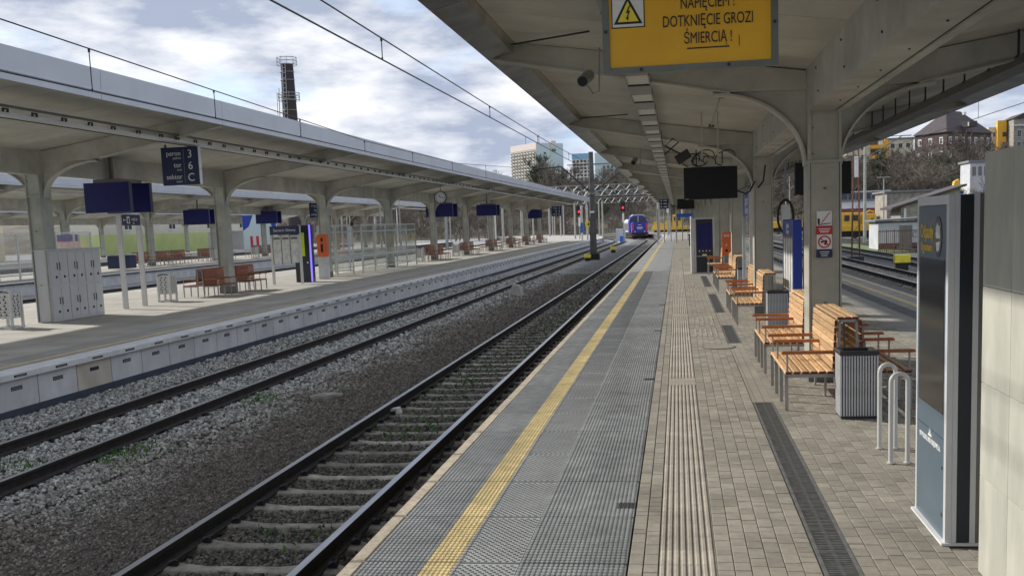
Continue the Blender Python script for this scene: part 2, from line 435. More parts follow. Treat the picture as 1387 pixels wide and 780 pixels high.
# ---------------------------------------------------------- near platform
plat = MB().m('platform_side')
for (y0, y1) in [(-6, 150)]+[(150+5*k, 155+5*k) for k in range(14)]:
    a, b = cv(y0), cv(y1)
    vs = [(-2.10+a, y0, -.85), (6.1, y0, -.85), (6.1, y1, -.85), (-2.10+b, y1, -.85), (-2.10+a, y0, -.045), (6.1, y0, -.045), (6.1, y1, -.045), (-2.10+b, y1, -.045)]
    plat.m('platform_side').add(vs, [(0, 1, 5, 4), (1, 2, 6, 5), (2, 3, 7, 6), (3, 0, 4, 7)])
    plat.m('bedding').add(vs[4:], [(0, 1, 2, 3)])
plat = plat.build('platform'); tag(plat, kind='structure')
# platform slabs with raised relief; one shared mesh
SL = 1.05
def slab_mesh(detail):
    s = MB(); g_ = .017
    x0, x1, ya, yb = -2.13, -.365, g_, SL-g_
    s.m('slab_gray' if detail else 'slab_far').bbox(x0, -1.71, ya, yb, -.044, -.004, .004)
    s.m('slab_yellow').bbox(-1.7095, -1.4805, ya, yb, -.044, -.0035, .004)
    s.m('slab_light' if detail else 'slab_far').bbox(-1.48, -1.0705, ya, yb, -.044, -.004, .004)
    s.m('slab_gray' if detail else 'slab_far').bbox(-1.07, x1, ya, yb, -.044, -.004, .004)
    s.m('edge_concrete').bbox(-2.245, -2.132, ya, yb, -.13, 0, .012)
    if detail:
        def stud(cx, cy, l, w_, a, mt):
            ca, sa = math.cos(a), math.sin(a); pts = []
            for (u, v) in ((-l/2, 0), (-l/4, -w_/2), (l/4, -w_/2), (l/2, 0), (l/4, w_/2), (-l/4, w_/2)):
                pts.append((cx+u*ca-v*sa, cy+u*sa+v*ca))
            s.m(mt)
            o = len(s.v)
            for (u, v) in pts: s.v.append((u, v, -.004))
            for (u, v) in pts: s.v.append((cx+(u-cx)*.7, cy+(v-cy)*.7, .003))
            for i in range(6): s.f.append((o+i, o+(i+1) % 6, o+6+(i+1) % 6, o+6+i)); s.mi.append(s.cur)
            s.f.append(tuple(range(o+6, o+12))); s.mi.append(s.cur)
        nx = int((1.71-.365+.42)/.043)
        y = .03; r_ = 0
        while y < SL-.025:
            x = -2.11; c_ = 0
            while x < -.39:
                mt = 'stud_yellow' if -1.705 < x < -1.485 else 'stud_gray'
                if -1.475 < x < -1.06:
                    pass
                else:
                    stud(x, y, .036, .017, R(32) if r_ % 2 else R(-32), mt)
                x += .033; c_ += 1
            y += .0275; r_ += 1
        y = .035; r_ = 0
        while y < SL-.03:
            x = -1.455+(.025 if r_ % 2 else 0)
            while x < -1.08:
                s.m('blister').disc((x, y, -.0025), .012, .004, 'Z', 6); s.m('stud_gray').disc((x+.002, y, .0), .007, .003, 'Z', 5)
                x += .048
            y += .030; r_ += 1
    return s.mesh('slab')
sm1, sm2 = slab_mesh(True), slab_mesh(False)
y = 2.1
k = 0
while y < 149:
    o = link('slab', sm1 if y < 45 else sm2, plat, (rnd.uniform(-.002, .002), y, rnd.uniform(-.002, .001)))
    y += SL; k += 1
# curved end of the platform
e = MB()
for k in range(14):
    y0, y1 = 149.1+5*k, 154.1+5*k
    a, b = cv(y0), cv(y1)
    def strip(xa, xb, z, mt):
        e.m(mt).add([(xa+a, y0, z), (xb+a, y0, z), (xb+b, y1, z), (xa+b, y1, z)], [(0, 1, 2, 3)])
    strip(-2.25, -2.0, .0, 'coping'); strip(-2.0, -1.71, -.004, 'stud_gray'); strip(-1.71, -1.48, -.004, 'slab_yellow'); strip(-1.48, -.3, -.004, 'stud_gray'); strip(-.3, 8+(-a if 0 else 0), -.006, 'paving')
e.build('curved_end', plat)

# pavers: individual near ones as parts, the rest as one real mesh
pav_near, pav_rest = [], []
def row(x0, wd, ya, yb):
    y = ya-rnd.uniform(0, .1)
    while y < yb:
        l_ = rnd.choice((.1, .15, .2, .2)); pav = (x0, wd, y, l_); y += l_
        (pav_near if y < 30 else pav_rest).append(pav)
X_T0, X_T1 = -.16, .21
for x0 in (-.355, -.257): row(x0, .096, 4.6, 36)
x0 = X_T1+.004
for k in range(6): row(x0+k*.107, .107, 4.6, 36)
x0 = 1.10
for k in range(28): row(x0+k*.107, .107, 4.6, 26)
pav_near.sort(key=lambda p: math.hypot(p[0], p[2]))
pav_all = pav_near+pav_rest
base_meshes = {}
for l_ in (.1, .15, .2):
    for wd in (.096, .107):
        base_meshes[(l_, wd)] = MB().m('paver').bbox(0, wd-.005, .0025, l_-.0025, -.04, 0, .003).mesh('paver')
vis = [p for p in pav_all if not (p[0] > 1.72 and p[2] < 7.6 and p[2]+p[3] > 6.7 and p[0] < 1.95)]
for p in vis[:290]:
    link('paver', base_meshes[(p[3], p[1])], plat, (p[0], p[2], -.004+rnd.uniform(-.002, .0015)))
b = MB().m('paver')
for p in vis[290:]:
    z = -.004+rnd.uniform(-.002, .0015)
    b.bbox(p[0], p[0]+p[1]-.005, p[2]+.0025, p[2]+p[3]-.0025, -.03+z, z, .003)
tag(b.build('paving', plat), kind='stuff')
f = MB().m('paving')
f.box(-.355, X_T0-.004, 36, 149, -.04, -.006); f.box(X_T1+.004, .85, 36, 150, -.04, -.006); f.box(1.1, 4.1, 26, 150, -.04, -.007); f.box(X_T0, X_T1, 60, 149, -.04, -.0065); f.box(.85, 1.1, 40, 150, -.04, -.006)
for (a_, b_) in ((12.13, 18.05), (21.15, 24.1), (30.2, 33.6)): f.box(.86, 1.095, a_, b_, -.04, -.006)
f.build('far_paving', plat)
f = MB().m('paving_gray'); f.box(4.1, 6.0, -6, 150, -.04, -.0075); f.build('rear_paving', plat)
f = MB().m('edge_concrete').box(6.0, 6.2, -6, 150, -.12, 0).build('rear_edge', plat)
f = MB().m('slab_yellow').box(5.5, 5.68, -6, 150, -.02, -.003).build('rear_stripe', plat)
rs = MB().m('slab_gray').bbox(4.85, 5.25, .01, 1.04, -.03, -.002, .004)
for i in range(10):
    rs.m('rubber').box(4.87, 5.23, .06+i*.1, .1+i*.1, -.003, 0)
rsm = rs.mesh('tactile_slab')
for k in range(60): link('tactile_slab', rsm, plat, (0, 12+k*1.05, 0))
# ribbed guiding strip
ts = MB().m('tactile'); ts.box(X_T0+.002, X_T1-.002, .002, .298, -.04, -.010)
for i in range(8):
    xx = X_T0+.008+i*.0455
    ts.prism([(xx, -.010), (xx+.006, -.001), (xx+.024, -.001), (xx+.030, -.010)], .003, .297)
tsm = ts.mesh('tactile_slab')
ps = MB().m('tactile').bbox(X_T0+.002, X_T1-.002, .002, .298, -.04, -.006, .003).mesh('plain_slab')
y = 4.5; k = 0
while y < 60:
    link('tactile_slab', ps if (13.5 < y < 14.1 or 23.4 < y < 23.9 or 33.4 < y < 33.9) else tsm, plat, (0, y, 0)); y += .3
gl_ = MB().m('joint_dark')
for i in range(5):
    for j in range(6): gl_.disc((-.50+i*.028+(j % 2)*.014, .03+j*.027, .0035), .011, .003, 'Z', 6)
glm = gl_.mesh('drain_holes')
for yy in (7.55, 13.9, 20.2, 26.5): link('drain_holes', glm, plat, (0, yy, 0))
mat('joint_sand', (.13, .115, .09), .95)
MB().m('joint_sand').box(-.355, .855, -6, 36, -.05, -.0115).box(1.10, 4.1, -6, 26, -.05, -.0115).build('joint_sand', plat)
# drains
dr = MB().m('gutter_frame'); dr.box(.86, .885, 0, .5, -.05, -.002); dr.box(1.07, 1.095, 0, .5, -.05, -.002); dr.m('joint_dark').box(.885, 1.07, 0, .5, -.06, -.045)
for i in range(14): dr.m('grate').box(.886, 1.069, .004+i*.0357, .026+i*.0357, -.03, -.004)
dr.m('grate').box(.965, .99, 0, .5, -.03, -.005); dr.m('gutter_frame').box(.885, 1.07, -.004, .004, -.03, -.003)
drm = dr.mesh('grate')
for (a_, b_) in ((3.6, 12.1), (18.08, 21.1), (24.1, 30.2), (33.6, 39.9), (43, 49)):
    y = a_
    while y < b_-.3: link('grate', drm, plat, (0, y, 0)); y += .5
mh = MB().m('gutter_frame').disc((.67, 17.5, -.001), .29, .012, 'Z', 32).m('paver_far').disc((.67, 17.5, .002), .26, .010, 'Z', 32)
mh.m('joint_dark').box(.5, .84, 17.495, 17.505, .007, .0078); mh.build('manhole_cover', plat)
f = MB().m('tactile')
for i in range(5):
    for y0 in (19.2, 21.7, 29.5, 31.4): f.box(.3+i*.1, .33+i*.1, y0, y0+1.3, -.005, .002)
f.build('guide_bar', plat)

# ---------------------------------------------------------- left platforms
def far_platform(xe, xw, y0, y1, main):
    p = MB().m('platform_side')
    segs = [(y0, 150)]+[(150+5*k, 155+5*k) for k in range(int((y1-150)/5))] if main else [(y0, y1)]
    for (a, b_) in segs:
        c1, c2 = (cv(a), cv(b_)) if main else (0, 0)
        vs = [(xw+c1, a, -.85), (xe-.06+c1, a, -.85), (xe-.06+c2, b_, -.85), (xw+c2, b_, -.85), (xw+c1, a, -.012), (xe-.06+c1, a, -.012), (xe-.06+c2, b_, -.012), (xw+c2, b_, -.012)]
        p.m('platform_side').add(vs, [(0, 1, 5, 4), (1, 2, 6, 5), (2, 3, 7, 6), (3, 0, 4, 7)])
        p.m('paving_left').add(vs[4:], [(0, 1, 2, 3)])
        def strip(xa, xb, z, mt): p.m(mt).add([(xa+c1, a, z), (xb+c1, a, z), (xb+c2, b_, z), (xa+c2, b_, z)], [(0, 1, 2, 3)])
        strip(xe-.9, xe-.75, -.004, 'slab_yellow'); strip(xe-1.6, xe-.9, -.006, 'asphalt'); strip(xe-.75, xe-.38, -.006, 'asphalt')
    o = p.build('platform'); tag(o, kind='structure')
    return o
plL = far_platform(-11.40, -24.4, -6, 230, True)
vp = MB().m('white_panel').bbox(-.03, .06, .014, 1.166, -.60, -.02, .004); vp.m('window_dark').box(.058, .064, .44, .74, -.22, -.15)
vp.m('galv').box(.060, .067, .46, .72, -.205, -.195); vp.box(.060, .067, .46, .72, -.18, -.17)
vpm = vp.mesh('wall_panel')
va = MB().m('white_panel_aged').bbox(-.03, .06, .014, 1.166, -.60, -.02, .004); va.m('window_dark').box(.058, .064, .44, .74, -.22, -.15); vam = va.mesh('wall_panel')
cm = MB().m('coping').bbox(-.36, .13, .004, 1.176, -.10, .012, .012); cm.m('joint_dark').box(.128, .133, .45, .80, -.07, -.03); cm.m('galv').box(.13, .136, .50, .75, -.055, -.045); cmm = cm.mesh('coping_stone')
nb = MB().m('navy_band').box(-.03, .09, .0, 1.18, -.86, -.625); nbm = nb.mesh('base_band')
y = 3.4; k = 0
while y < 150:
    link('wall_panel', vam if k in (12,) else vpm, plL, (-11.5, y, -.085))
    link('coping_stone', cmm, plL, (-11.5, y, .0)); 
    if k % 1 == 0: link('base_band', nbm, plL, (-11.5, y, 0))
    y += 1.18; k += 1
e = MB()
for k in range(15):
    y0, y1 = y+5*k, y+5+5*k; a, b_ = cv(y0), cv(y1)
    e.m('coping').add([(-11.86+a, y0, .012), (-11.37+a, y0, .012), (-11.37+b_, y1, .012), (-11.86+b_, y1, .012)], [(0, 1, 2, 3)])
    e.m('white_panel').add([(-11.4+a, y0, .012), (-11.4+a, y0, -.8), (-11.4+b_, y1, -.8), (-11.4+b_, y1, .012)], [(0, 1, 2, 3)])
e.build('curved_end', plL)
plB = far_platform(-38.4, -51.2, 10, 170, False)
vbm = MB().m('white_panel').bbox(-.03, .06, .01, 2.39, -.80, -.10, .004).mesh('wall_panel')
for k in range(50): link('wall_panel', vbm, plB, (-38.45, 20+k*2.4, 0))
f = MB().m('joint_dark').box(-38.5, -38.3, 10, 170, -.12, -.05).m('coping').box(-38.8, -38.28, 10, 170, -.05, .01).build('coping', plB)
plC = far_platform(-66, -84, 30, 200, False)
f = MB().m('coping').box(-66.3, -65.9, 30, 200, -.2, .01).build('coping', plC)

# ---------------------------------------------------------- tracks
def rail_mesh(x, ys, curved=True, z=-.55):
    prof = [(-.036, 0), (.036, 0), (.036, -.035), (.010, -.05), (.010, -.13), (.07, -.155), (.07, -.172), (-.07, -.172), (-.07, -.155), (-.010, -.13), (-.010, -.05), (-.036, -.035)]
    s = MB(); s.ms = ['rail_side', 'rail_top']; n = len(prof)
    for yy in ys:
        off = cv(yy) if curved else 0
        for (a, b_) in prof: s.v.append((x+off+a, yy, z+b_))
    for i in range(len(ys)-1):
        for j in range(n):
            s.f.append((i*n+j, i*n+(j+1) % n, (i+1)*n+(j+1) % n, (i+1)*n+j)); s.mi.append(1 if j == 0 else 0)
    return s
YS = [-4, 150]+[150+3*k for k in range(1, 30)]
def sleeper_shape(cover):
    s = MB().m('sleeper'); z = -.715
    P = [(-1.02, .07, -.05), (-.90, .11, -.006), (-.72, .125, .010), (-.60, .10, 0), (-.35, .072, -.016), (.35, .072, -.016), (.60, .10, 0), (.72, .125, .010), (.90, .11, -.006), (1.02, .07, -.05)]
    o = 0
    for (x, hw, dz) in P:
        s.v += [(x, -hw-.03, z-.12), (x, -hw, z+dz-.012), (x, -hw+.015, z+dz), (x, hw-.015, z+dz), (x, hw, z+dz-.012), (x, hw+.03, z-.12)]
    for i in range(len(P)-1):
        for j in range(5):
            s.f.append((i*6+j, i*6+j+1, (i+1)*6+j+1, (i+1)*6+j)); s.mi.append(0)
    s.f.append((0, 1, 2, 3, 4, 5)); s.mi.append(0); q = (len(P)-1)*6; s.f.append((q+5, q+4, q+3, q+2, q+1, q)); s.mi.append(0)
    s.m('clip')
    for rx_ in (-.745, .745):
        for sg in (-1, 1):
            s.cbox((rx_+sg*.11, 0, z+.03), (.08, .05, .05)); s.tube([(rx_+sg*.09, -.06, z+.05), (rx_+sg*.15, -.02, z+.075), (rx_+sg*.15, .03, z+.075), (rx_+sg*.08, .07, z+.04)], .010, 4)
    return s.mesh('sleeper')
slm = sleeper_shape(False)
def track(xc, y0, y1, sl_y1, curved, dip=0, ysl=None):
    ys = [y0, 150]+[150+3*k for k in range(1, 30)] if curved else [y0, y1]
    root = rail_mesh(xc-.745, ys, curved).build('railway_track'); tag(root, kind='structure')
    rail_mesh(xc+.745, ys, curved).build('rail', root)
    y = ysl if ysl else y0+.5
    while y < sl_y1:
        link('sleeper', slm, root, (xc+(cv(y) if curved else 0)+rnd.uniform(-.01, .01), y, -dip+rnd.uniform(-.004, .004)), rnd.uniform(-.008, .008)); y += .645
    return root
track(-3.92, -4, 240, 190, True, 0, 4.3)
track(-8.70, 0, 240, 150, True, .035, 4.5)
track(9.95, 10, 260, 150, False, .0, 20)
track(13.6, 30, 260, 60, False, .03, 40)
track(18.3, 60, 300, 70, False, .03)
for xc in (-27.2, -31.8, -56, -61): track(xc, 10, 220, 20, False, .03)

# ballast stones: real small stones, thinning out with distance
def ballast():
    rg = np.random.default_rng(5)
    P = []; S = []
    for (y0, y1, dens, size) in ((5.0, 13, 900, .0215), (13, 22, 430, .029), (22, 36, 170, .041), (36, 60, 60, .058)):
        n = int((11.3-2.35)*(y1-y0)*dens)
        x = rg.uniform(-11.35, -2.3, n); yv = rg.uniform(y0, y1, n)
        s = size*rg.uniform(.55, 1.35, n)
        keep = np.ones(n, bool)
        keep &= ~((x < -9.2) & (yv < 9)) & ~((x < -7.2) & (yv < 7))
        # leave the near sleepers bare
        ph = np.abs(((yv-4.3)/.645+.5) % 1-.5)*.645
        onsl = (np.abs(x+3.92) < .98) & (ph < .10); keep &= ~onsl
        ph2 = np.abs(((yv-4.5)/.645+.5) % 1-.5)*.645
        on2 = (np.abs(x+8.7) < 1.25) & (ph2 < .12) & (rg.uniform(0, 1, n) < .45); keep &= ~on2
        for rx_ in (-3.92-.745, -3.92+.745, -8.7-.745, -8.7+.745): keep &= np.abs(x-rx_) > .085
        # finer stones on the dark strip between the tracks
        fine = (x > -6.9) & (x < -4.9); s = np.where(fine, s*.75, s)
        big = (x < -6.2) & (x > -7.8); s = np.where(big, s*1.15, s)
        x, yv, s = x[keep], yv[keep], s[keep]
        z = -.80+.035*np.clip(1-np.abs(x+8.7)/2.2, 0, 1)+.02*np.clip(1-np.abs(x+3.92)/1.4, 0, 1)+rg.uniform(-.004, .02, len(x))+s*.35
        z = np.where(np.abs(x+8.7) < 1.6, z+.03, z); z = np.where(x < -10.2, z+.03, z); z=np.where(np.abs(x+3.92)<1.2, z+.022, z)
        P.append(np.stack([x, yv, z], 1)); S.append(s)
    P = np.concatenate(P); S = np.concatenate(S); n = len(P)
    # distorted 8-corner stones
    cube = np.array([(-1, -1, -1), (1, -1, -1), (1, 1, -1), (-1, 1, -1), (-1, -1, 1), (1, -1, 1), (1, 1, 1), (-1, 1, 1)], float)*.62
    V = cube[None]*(1+rg.uniform(-.38, .38, (n, 8, 3)))
    V[:, 4:, :2] *= rg.uniform(.45, .95, (n, 1, 1))
    V *= S[:, None, None]*np.stack([rg.uniform(.8, 1.4, n), rg.uniform(.7, 1.1, n), rg.uniform(.5, .85, n)], 1)[:, None, :]
    a = rg.uniform(0, 6.28, n); t = rg.uniform(-.6, .6, n)
    ct, st = np.cos(t)[:, None], np.sin(t)[:, None]; y_ = V[:, :, 1]*ct-V[:, :, 2]*st; z_ = V[:, :, 1]*st+V[:, :, 2]*ct
    ca, sa = np.cos(a)[:, None], np.sin(a)[:, None]; x2 = V[:, :, 0]*ca-y_*sa; y2 = V[:, :, 0]*sa+y_*ca
    V = np.stack([x2, y2, z_], 2)+P[:, None, :]
    fq = np.array([(4, 5, 6, 7), (0, 1, 5, 4), (1, 2, 6, 5), (2, 3, 7, 6), (3, 0, 4, 7)])
    F = (fq[None]+8*np.arange(n)[:, None, None]).reshape(-1)
    me = bpy.data.meshes.new('ballast_stones'); nf = n*5
    me.vertices.add(n*8); me.vertices.foreach_set('co', V.reshape(-1).astype(np.float32))
    me.loops.add(nf*4); me.loops.foreach_set('vertex_index', F.astype(np.int32))
    me.polygons.add(nf); me.polygons.foreach_set('loop_start', np.arange(0, nf*4, 4, dtype=np.int32))
    me.update(calc_edges=True); me.validate()
    me.materials.append(M('ballast_stone'))
    tag(link('ballast_stones', me), kind='stuff')
ballast()
# weeds between the rails
wd = MB().m('weed')
for (cx_, cy_w, rx_, ry_, n_) in ((-4.0, 14.3, .45, .8, 260), (-4.1, 19, .5, 3, 420), (-3.9, 27, .5, 6, 500), (-7.6, 12.6, .28, .5, 240), (-7.5, 16.9, .3, .5, 160), (-8.8, 11.6, .3, .5, 160), (-5.9, 62, .8, 5, 300), (-4, 70, .5, 18, 500), (-3.7, 9.0, .4, .5, 60)):
    for _ in range(int(n_*.9)):
        x = rnd.gauss(cx_, rx_*.75); yy = rnd.gauss(cy_w, ry_*.8); a = rnd.uniform(0, 6.28); s_ = rnd.uniform(.018, .05); z0 = -.735 if x > -5.2 else -.72
        wd.add([(x, yy, z0), (x+s_*math.cos(a), yy+s_*math.sin(a), z0+s_*.4), (x+s_*.4*math.cos(a+1), yy+s_*.4*math.sin(a+1), z0+s_*rnd.uniform(.8, 1.6))], [(0, 1, 2)])
tag(wd.build('moss_and_weeds'), kind='stuff')
o = MB().m('sleeper').disc((0, 0, .03), .30, .10, 'Z', 28).m('mid_metal').disc((0, 0, .085), .24, .012, 'Z', 28).m('sleeper').disc((0, 0, .09), .22, .014, 'Z', 28).build('inspection_cover', None, (-6.4, 17.3, -.80))
tag(o, 'round pale concrete inspection cover lying in the ballast between the two tracks', 'manhole cover')

# ================================================================== CANOPIES
def canopy(cx, hw, ys, y0, y1, prof, label, colmat, pitch_n, full, end_skip=True):
    """prof: zb bracket foot, (d1,z1) bracket end, zt beam tip, zs0 soffit at axis, sl soffit slope, zl longitudinal beam bottom"""
    zb, d1, z1, zt, zs0, sl, zl, sp = prof
    root = thing('platform_canopy', label, 'canopy', (cx, ys[0], 0))
    Y0 = ys[0]
    zs = lambda d: zs0+sl*d
    # column
    c = MB().m(colmat); cwid = .21; cdp = .26
    ins = .012 if cx > 0 else .07
    c.box(-cwid+.03, cwid-.03, ins, 2*cdp-ins, .0, zb)
    for sg in (-1, 1):
        c.box(sg*cwid-.022 if sg > 0 else -cwid, cwid if sg > 0 else -cwid+.022, 0, 2*cdp, 0, zb)
    c.box(-cwid-.01, cwid+.01, -.012, 2*cdp+.012, zb, zb+.035)
    c.box(-cwid+.035, cwid-.035, .03, 2*cdp-.03, zb+.035, zl)
    for sg in (-1, 1): c.box(*sorted((sg*(cwid-.035), sg*cwid)), .0, 2*cdp, zb+.035, zl)
    for (bx, bz) in ((0, 1.05), (0, 2.55)): c.m('mid_metal').disc((bx, .006, bz), .018, .03, 'Y', 8)
    for (bx, bz) in ((-.05, zb+.45), (-.05, zb+.12)): c.m('mid_metal').disc((bx-.1, .02, bz), .010, .03, 'Y', 6)
    colm = c.mesh('column')
    basem = MB().m('mid_metal').bbox(-cwid-.012, cwid+.012, -.012, 2*cdp+.012, 0, .26, .004).mesh('base')
    # transverse beam: one half each side
    def beam_half(sg):
        s = MB().m('canopy_paint')
        a = [(cwid, zs(0)-.04), (hw-.22, zs(hw-.22)), (hw-.06, zt+.16), (hw-.06, zt), (d1, z1), (cwid, z1-.02)]
        s.prism([(sg*p[0], p[1]) for p in a], cdp-.10, cdp+.10)
        # bottom flange
        s.prism([(sg*(hw-.07), zt+.002), (sg*(hw-.07), zt-.022), (sg*d1, z1-.022), (sg*d1, z1+.002)], cdp-.135, cdp+.135)
        return s.mesh('beam')
    def bracket(sg):
        s = MB().m('canopy_paint'); n_ = 14; cur = []
        for i in range(n_+1):
            t = i/n_*math.pi/2
            cur.append((cwid+(d1*1.18-cwid)*(1-math.cos(t)), zb-.02+(z1+.015-zb)*math.sin(t)))
        plate = [(sg*p[0], p[1]) for p in cur]+[(sg*cwid, z1)]
        s.prism(plate, cdp-.02, cdp+.02)
        offs = []
        for i in range(n_+1):
            t = i/n_*math.pi/2; tx, tz = (d1*1.18-cwid)*math.sin(t), (z1+.015-zb)*math.cos(t); l_ = math.hypot(tx, tz)
            offs.append((cur[i][0]+tz/l_*.03, cur[i][1]-tx/l_*.03))
        for i in range(n_):
            a_, b2_, c2_, d2_ = cur[i], cur[i+1], offs[i+1], offs[i]
            q = [(sg*p[0], p[1]) for p in (a_, b2_, c2_, d2_)]
            vs = [(p[0], y_, p[1]) for y_ in (cdp-.12, cdp+.12) for p in q]
            s.add(vs, [(0, 1, 5, 4), (2, 3, 7, 6), (0, 1, 2, 3), (4, 5, 6, 7)])
        return s.mesh('bracket')
    bh = [beam_half(s) for s in (-1, 1)]; br_ = [bracket(s) for s in (-1, 1)]
    for i, yc in enumerate(ys):
        co = link('column', colm, root, (0, yc-Y0, 0)); (link('base', basem, co, (0, 0, 0)) if not (cx < -10 and i < 2) else None)
        for q in range(2):
            link('beam', bh[q], root, (0, yc-Y0, 0)); link('bracket', br_[q], root, (0, yc-Y0, 0))
    # longitudinal box beam
    s = MB().m('canopy_paint').box(-cwid-.005, cwid+.005, y0-Y0, y1-Y0, zl, zs0-.005).m('joint_dark').box(cwid-.075, cwid-.065, y0-Y0, y1-Y0, zl-.003, zl)
    s.m('canopy_paint').box(cwid-.06, cwid+.02, y0-Y0, y1-Y0, zl-.02, zl+.05); s.build('ridge_beam', root)
    # soffit panels
    pw = sp/pitch_n
    for sg in (-1, 1):
        q = MB().m('soffit_paint')
        vs = [(cwid-.05, zs(0)-.03), (hw-.36, zs(hw-.36)), (hw-.36, zs(hw-.36)+.05), (cwid-.05, zs(0)+.05)]
        q.prism([(sg*a, b_) for a, b_ in vs], .007, pw-.007)
        if full: q.m('joint_dark').prism([(sg*a, zs(a)-.004+(-.0)) for a in (hw*.52, hw*.52+.012)]+[(sg*(hw*.52+.012), zs(hw*.52)+.01), (sg*hw*.52, zs(hw*.52)+.01)], .007, pw-.007)
        pm = q.mesh('soffit_panel')
        y = y0
        n_ = 0
        while y < y1 and n_ < 149:
            link('soffit_panel', pm, root, (0, y-Y0, 0)); y += pw; n_ += 1
    # roof deck above, eaves, fascia
    r = MB().m('grey_roof')
    for sg in (-1, 1):
        r.prism([(sg*a, b_) for a, b_ in ((0, zs(0)+.06), (hw-.3, zs(hw-.3)+.06), (hw-.02, zt+.45), (hw-.02, zt+.52), (0, zs0+.30))], y0-Y0, y1-Y0)
    r.build('roof', root)
    fw = sp/2
    for sg in (-1, 1):
        q = MB().m('fascia_metal')
        q.prism([(sg*(hw-.02), zt+.02), (sg*hw, zt-.02), (sg*(hw+.02), zt+.60), (sg*(hw-.04), zt+.62)], .008, fw-.008)
        q.m('fascia_metal').prism([(sg*(hw), zt+.13), (sg*(hw+.03), zt+.135), (sg*(hw+.03), zt+.155), (sg*(hw), zt+.16)], .0, fw)
        fm = q.mesh('fascia_panel')
        q = MB().m('lip_metal')
        q.prism([(sg*(hw-.004), zt-.018), (sg*(hw-.34), zt+.06), (sg*(hw-.36), zt+.19), (sg*(hw-.35), zt+.20), (sg*(hw-.30), zt+.075), (sg*(hw-.004), zt)], .008, fw-.008)
        lm = q.mesh('eave_plate')
        y = y0
        while y < y1-.1:
            link('fascia_panel', fm, root, (0, y-Y0, 0)); link('eave_plate', lm, root, (0, y-Y0, 0)); y += fw
    return root

PR = (2.88, 1.2, 3.86, 4.47, 4.12, .135, 3.55, 9.5)
YC1 = [4.1+9.5*k for k in range(0, 13)]
can1 = canopy(1.92, 4.42, YC1[0:1]+YC1[1:], 1.0, 123, PR, 'steel canopy with arched brackets over the near platform, seen from underneath', 'column_paint', 8, True)
PL = (3.5, 1.6, 4.45, 5.20, 4.78, .135, 4.12, 11.45)
YCL = [14.45+11.45*k for k in range(0, 11)]
can2 = canopy(-17.7, 5.7, YCL, 3, 137, PL, 'long grey canopy over the platform across the tracks, nearest of the canopies on the left', 'lcolumn_paint', 10, False)
PB = (3.7, 1.7, 4.9, 5.75, 5.3, .14, 4.5, 12)
can3 = canopy(-44.8, 5.9, [32.7+12*k for k in range(10)], 16, 150, PB, 'pale canopy seen beneath the nearer left canopy, second row from the tracks', 'lcolumn_paint', 10, False)
can4 = canopy(-78, 5.9, [44+12*k for k in range(12)], 30, 190, PB, 'farthest pale canopy at left in front of the green wall', 'lcolumn_paint', 10, False)

# near canopy: light strip and cable tray
def light_strip(root, x, z, y0, y1, Y0, cxr):
    a = MB().m('lamp_cover').box(-.15, .15, .03, .93, 0, .07); a.m('joint_dark').box(-.155, .155, -.03, .03, .005, .075)
    b_ = MB().m('lamp_sheen_paint'); 
    for i in range(12): b_.box(-.145, .145, .035+i*.075, .085+i*.075, .008+(i % 2)*.01, .07)
    b_.m('lamp_cover').box(-.155, -.14, .03, .93, 0, .08).box(.14, .155, .03, .93, 0, .08); b_.m('joint_dark').box(-.155, .155, -.03, .03, .005, .075)
    am, bm_ = a.mesh('light_cover'), b_.mesh('light_panel')
    y = y0; k = 0
    while y < y1:
        link('light_panel' if k % 2 else 'light_cover', bm_ if k % 2 else am, root, (x-cxr, y-Y0, z)); y += .96; k += 1
light_strip(can1, -.47, 4.0, 4.15, 110, YC1[0], 1.92)
s = MB().m('channel_metal').box(-.06, .06, 3-YC1[0], 120-YC1[0], 4.075, 4.10); s.ms[0] = 'canopy_paint'
s.build('light_rail', can1, (-.47-1.92, 0, 0))
t = MB().m('mid_metal').box(2.35, 2.65, 2-YC1[0], 120-YC1[0], 3.98, 4.02).box(2.35, 2.37, 2-YC1[0], 120-YC1[0], 4.02, 4.10).box(2.63, 2.65, 2-YC1[0], 120-YC1[0], 4.02, 4.10)
t.build('cable_tray', can1)
hm = MB().m('dark_metal').box(-.012, .012, -.012, .012, 0, .42).box(-.03, .2, -.02, .02, -.02, .0).mesh('tray_hanger')
for k in range(60): link('tray_hanger', hm, can1, (2.36, 4+k*1.2-YC1[0], 4.1))
cl = MB().m('dark_metal').box(0, .03, 0, .12, 0, .05).mesh('tray_clip')
for k in range(90): link('tray_clip', cl, can1, (2.66, 6+k*.55+(k % 2)*.12-YC1[0], 4.03))
bo = MB().m('dark_metal').disc((0, 0, 0), .012, .012, 'X', 8).mesh('bolt')
for k in range(18):
    for z_ in (3.68, 3.98): link('bolt', bo, can1, (-.221, 5.0+k*1.9+(.2 if z_ > 3.8 else 0)-YC1[0], z_))
bz = MB().m('dark_metal').disc((0, 0, 0), .010, .012, 'Z', 8).mesh('bolt')
for k in range(24): link('bolt', bz, can1, (.02, 5.3+k*1.2-YC1[0], 3.545))
MB().m('canopy_paint').tube([(-1.15, 2-YC1[0], 4.215), (-1.15, 60-YC1[0], 4.215)], .014, 6).tube([(1.30, 2-YC1[0], 4.235), (1.30, 60-YC1[0], 4.235)], .012, 6).build('conduit', can1)
jb = MB().m('mid_metal').bbox(-.06, .06, -.05, .05, -.05, .02, .005).mesh('junction_box')
for k in range(8): link('junction_box', jb, can1, (-1.15, 6.5+k*5.3-YC1[0], 4.22))
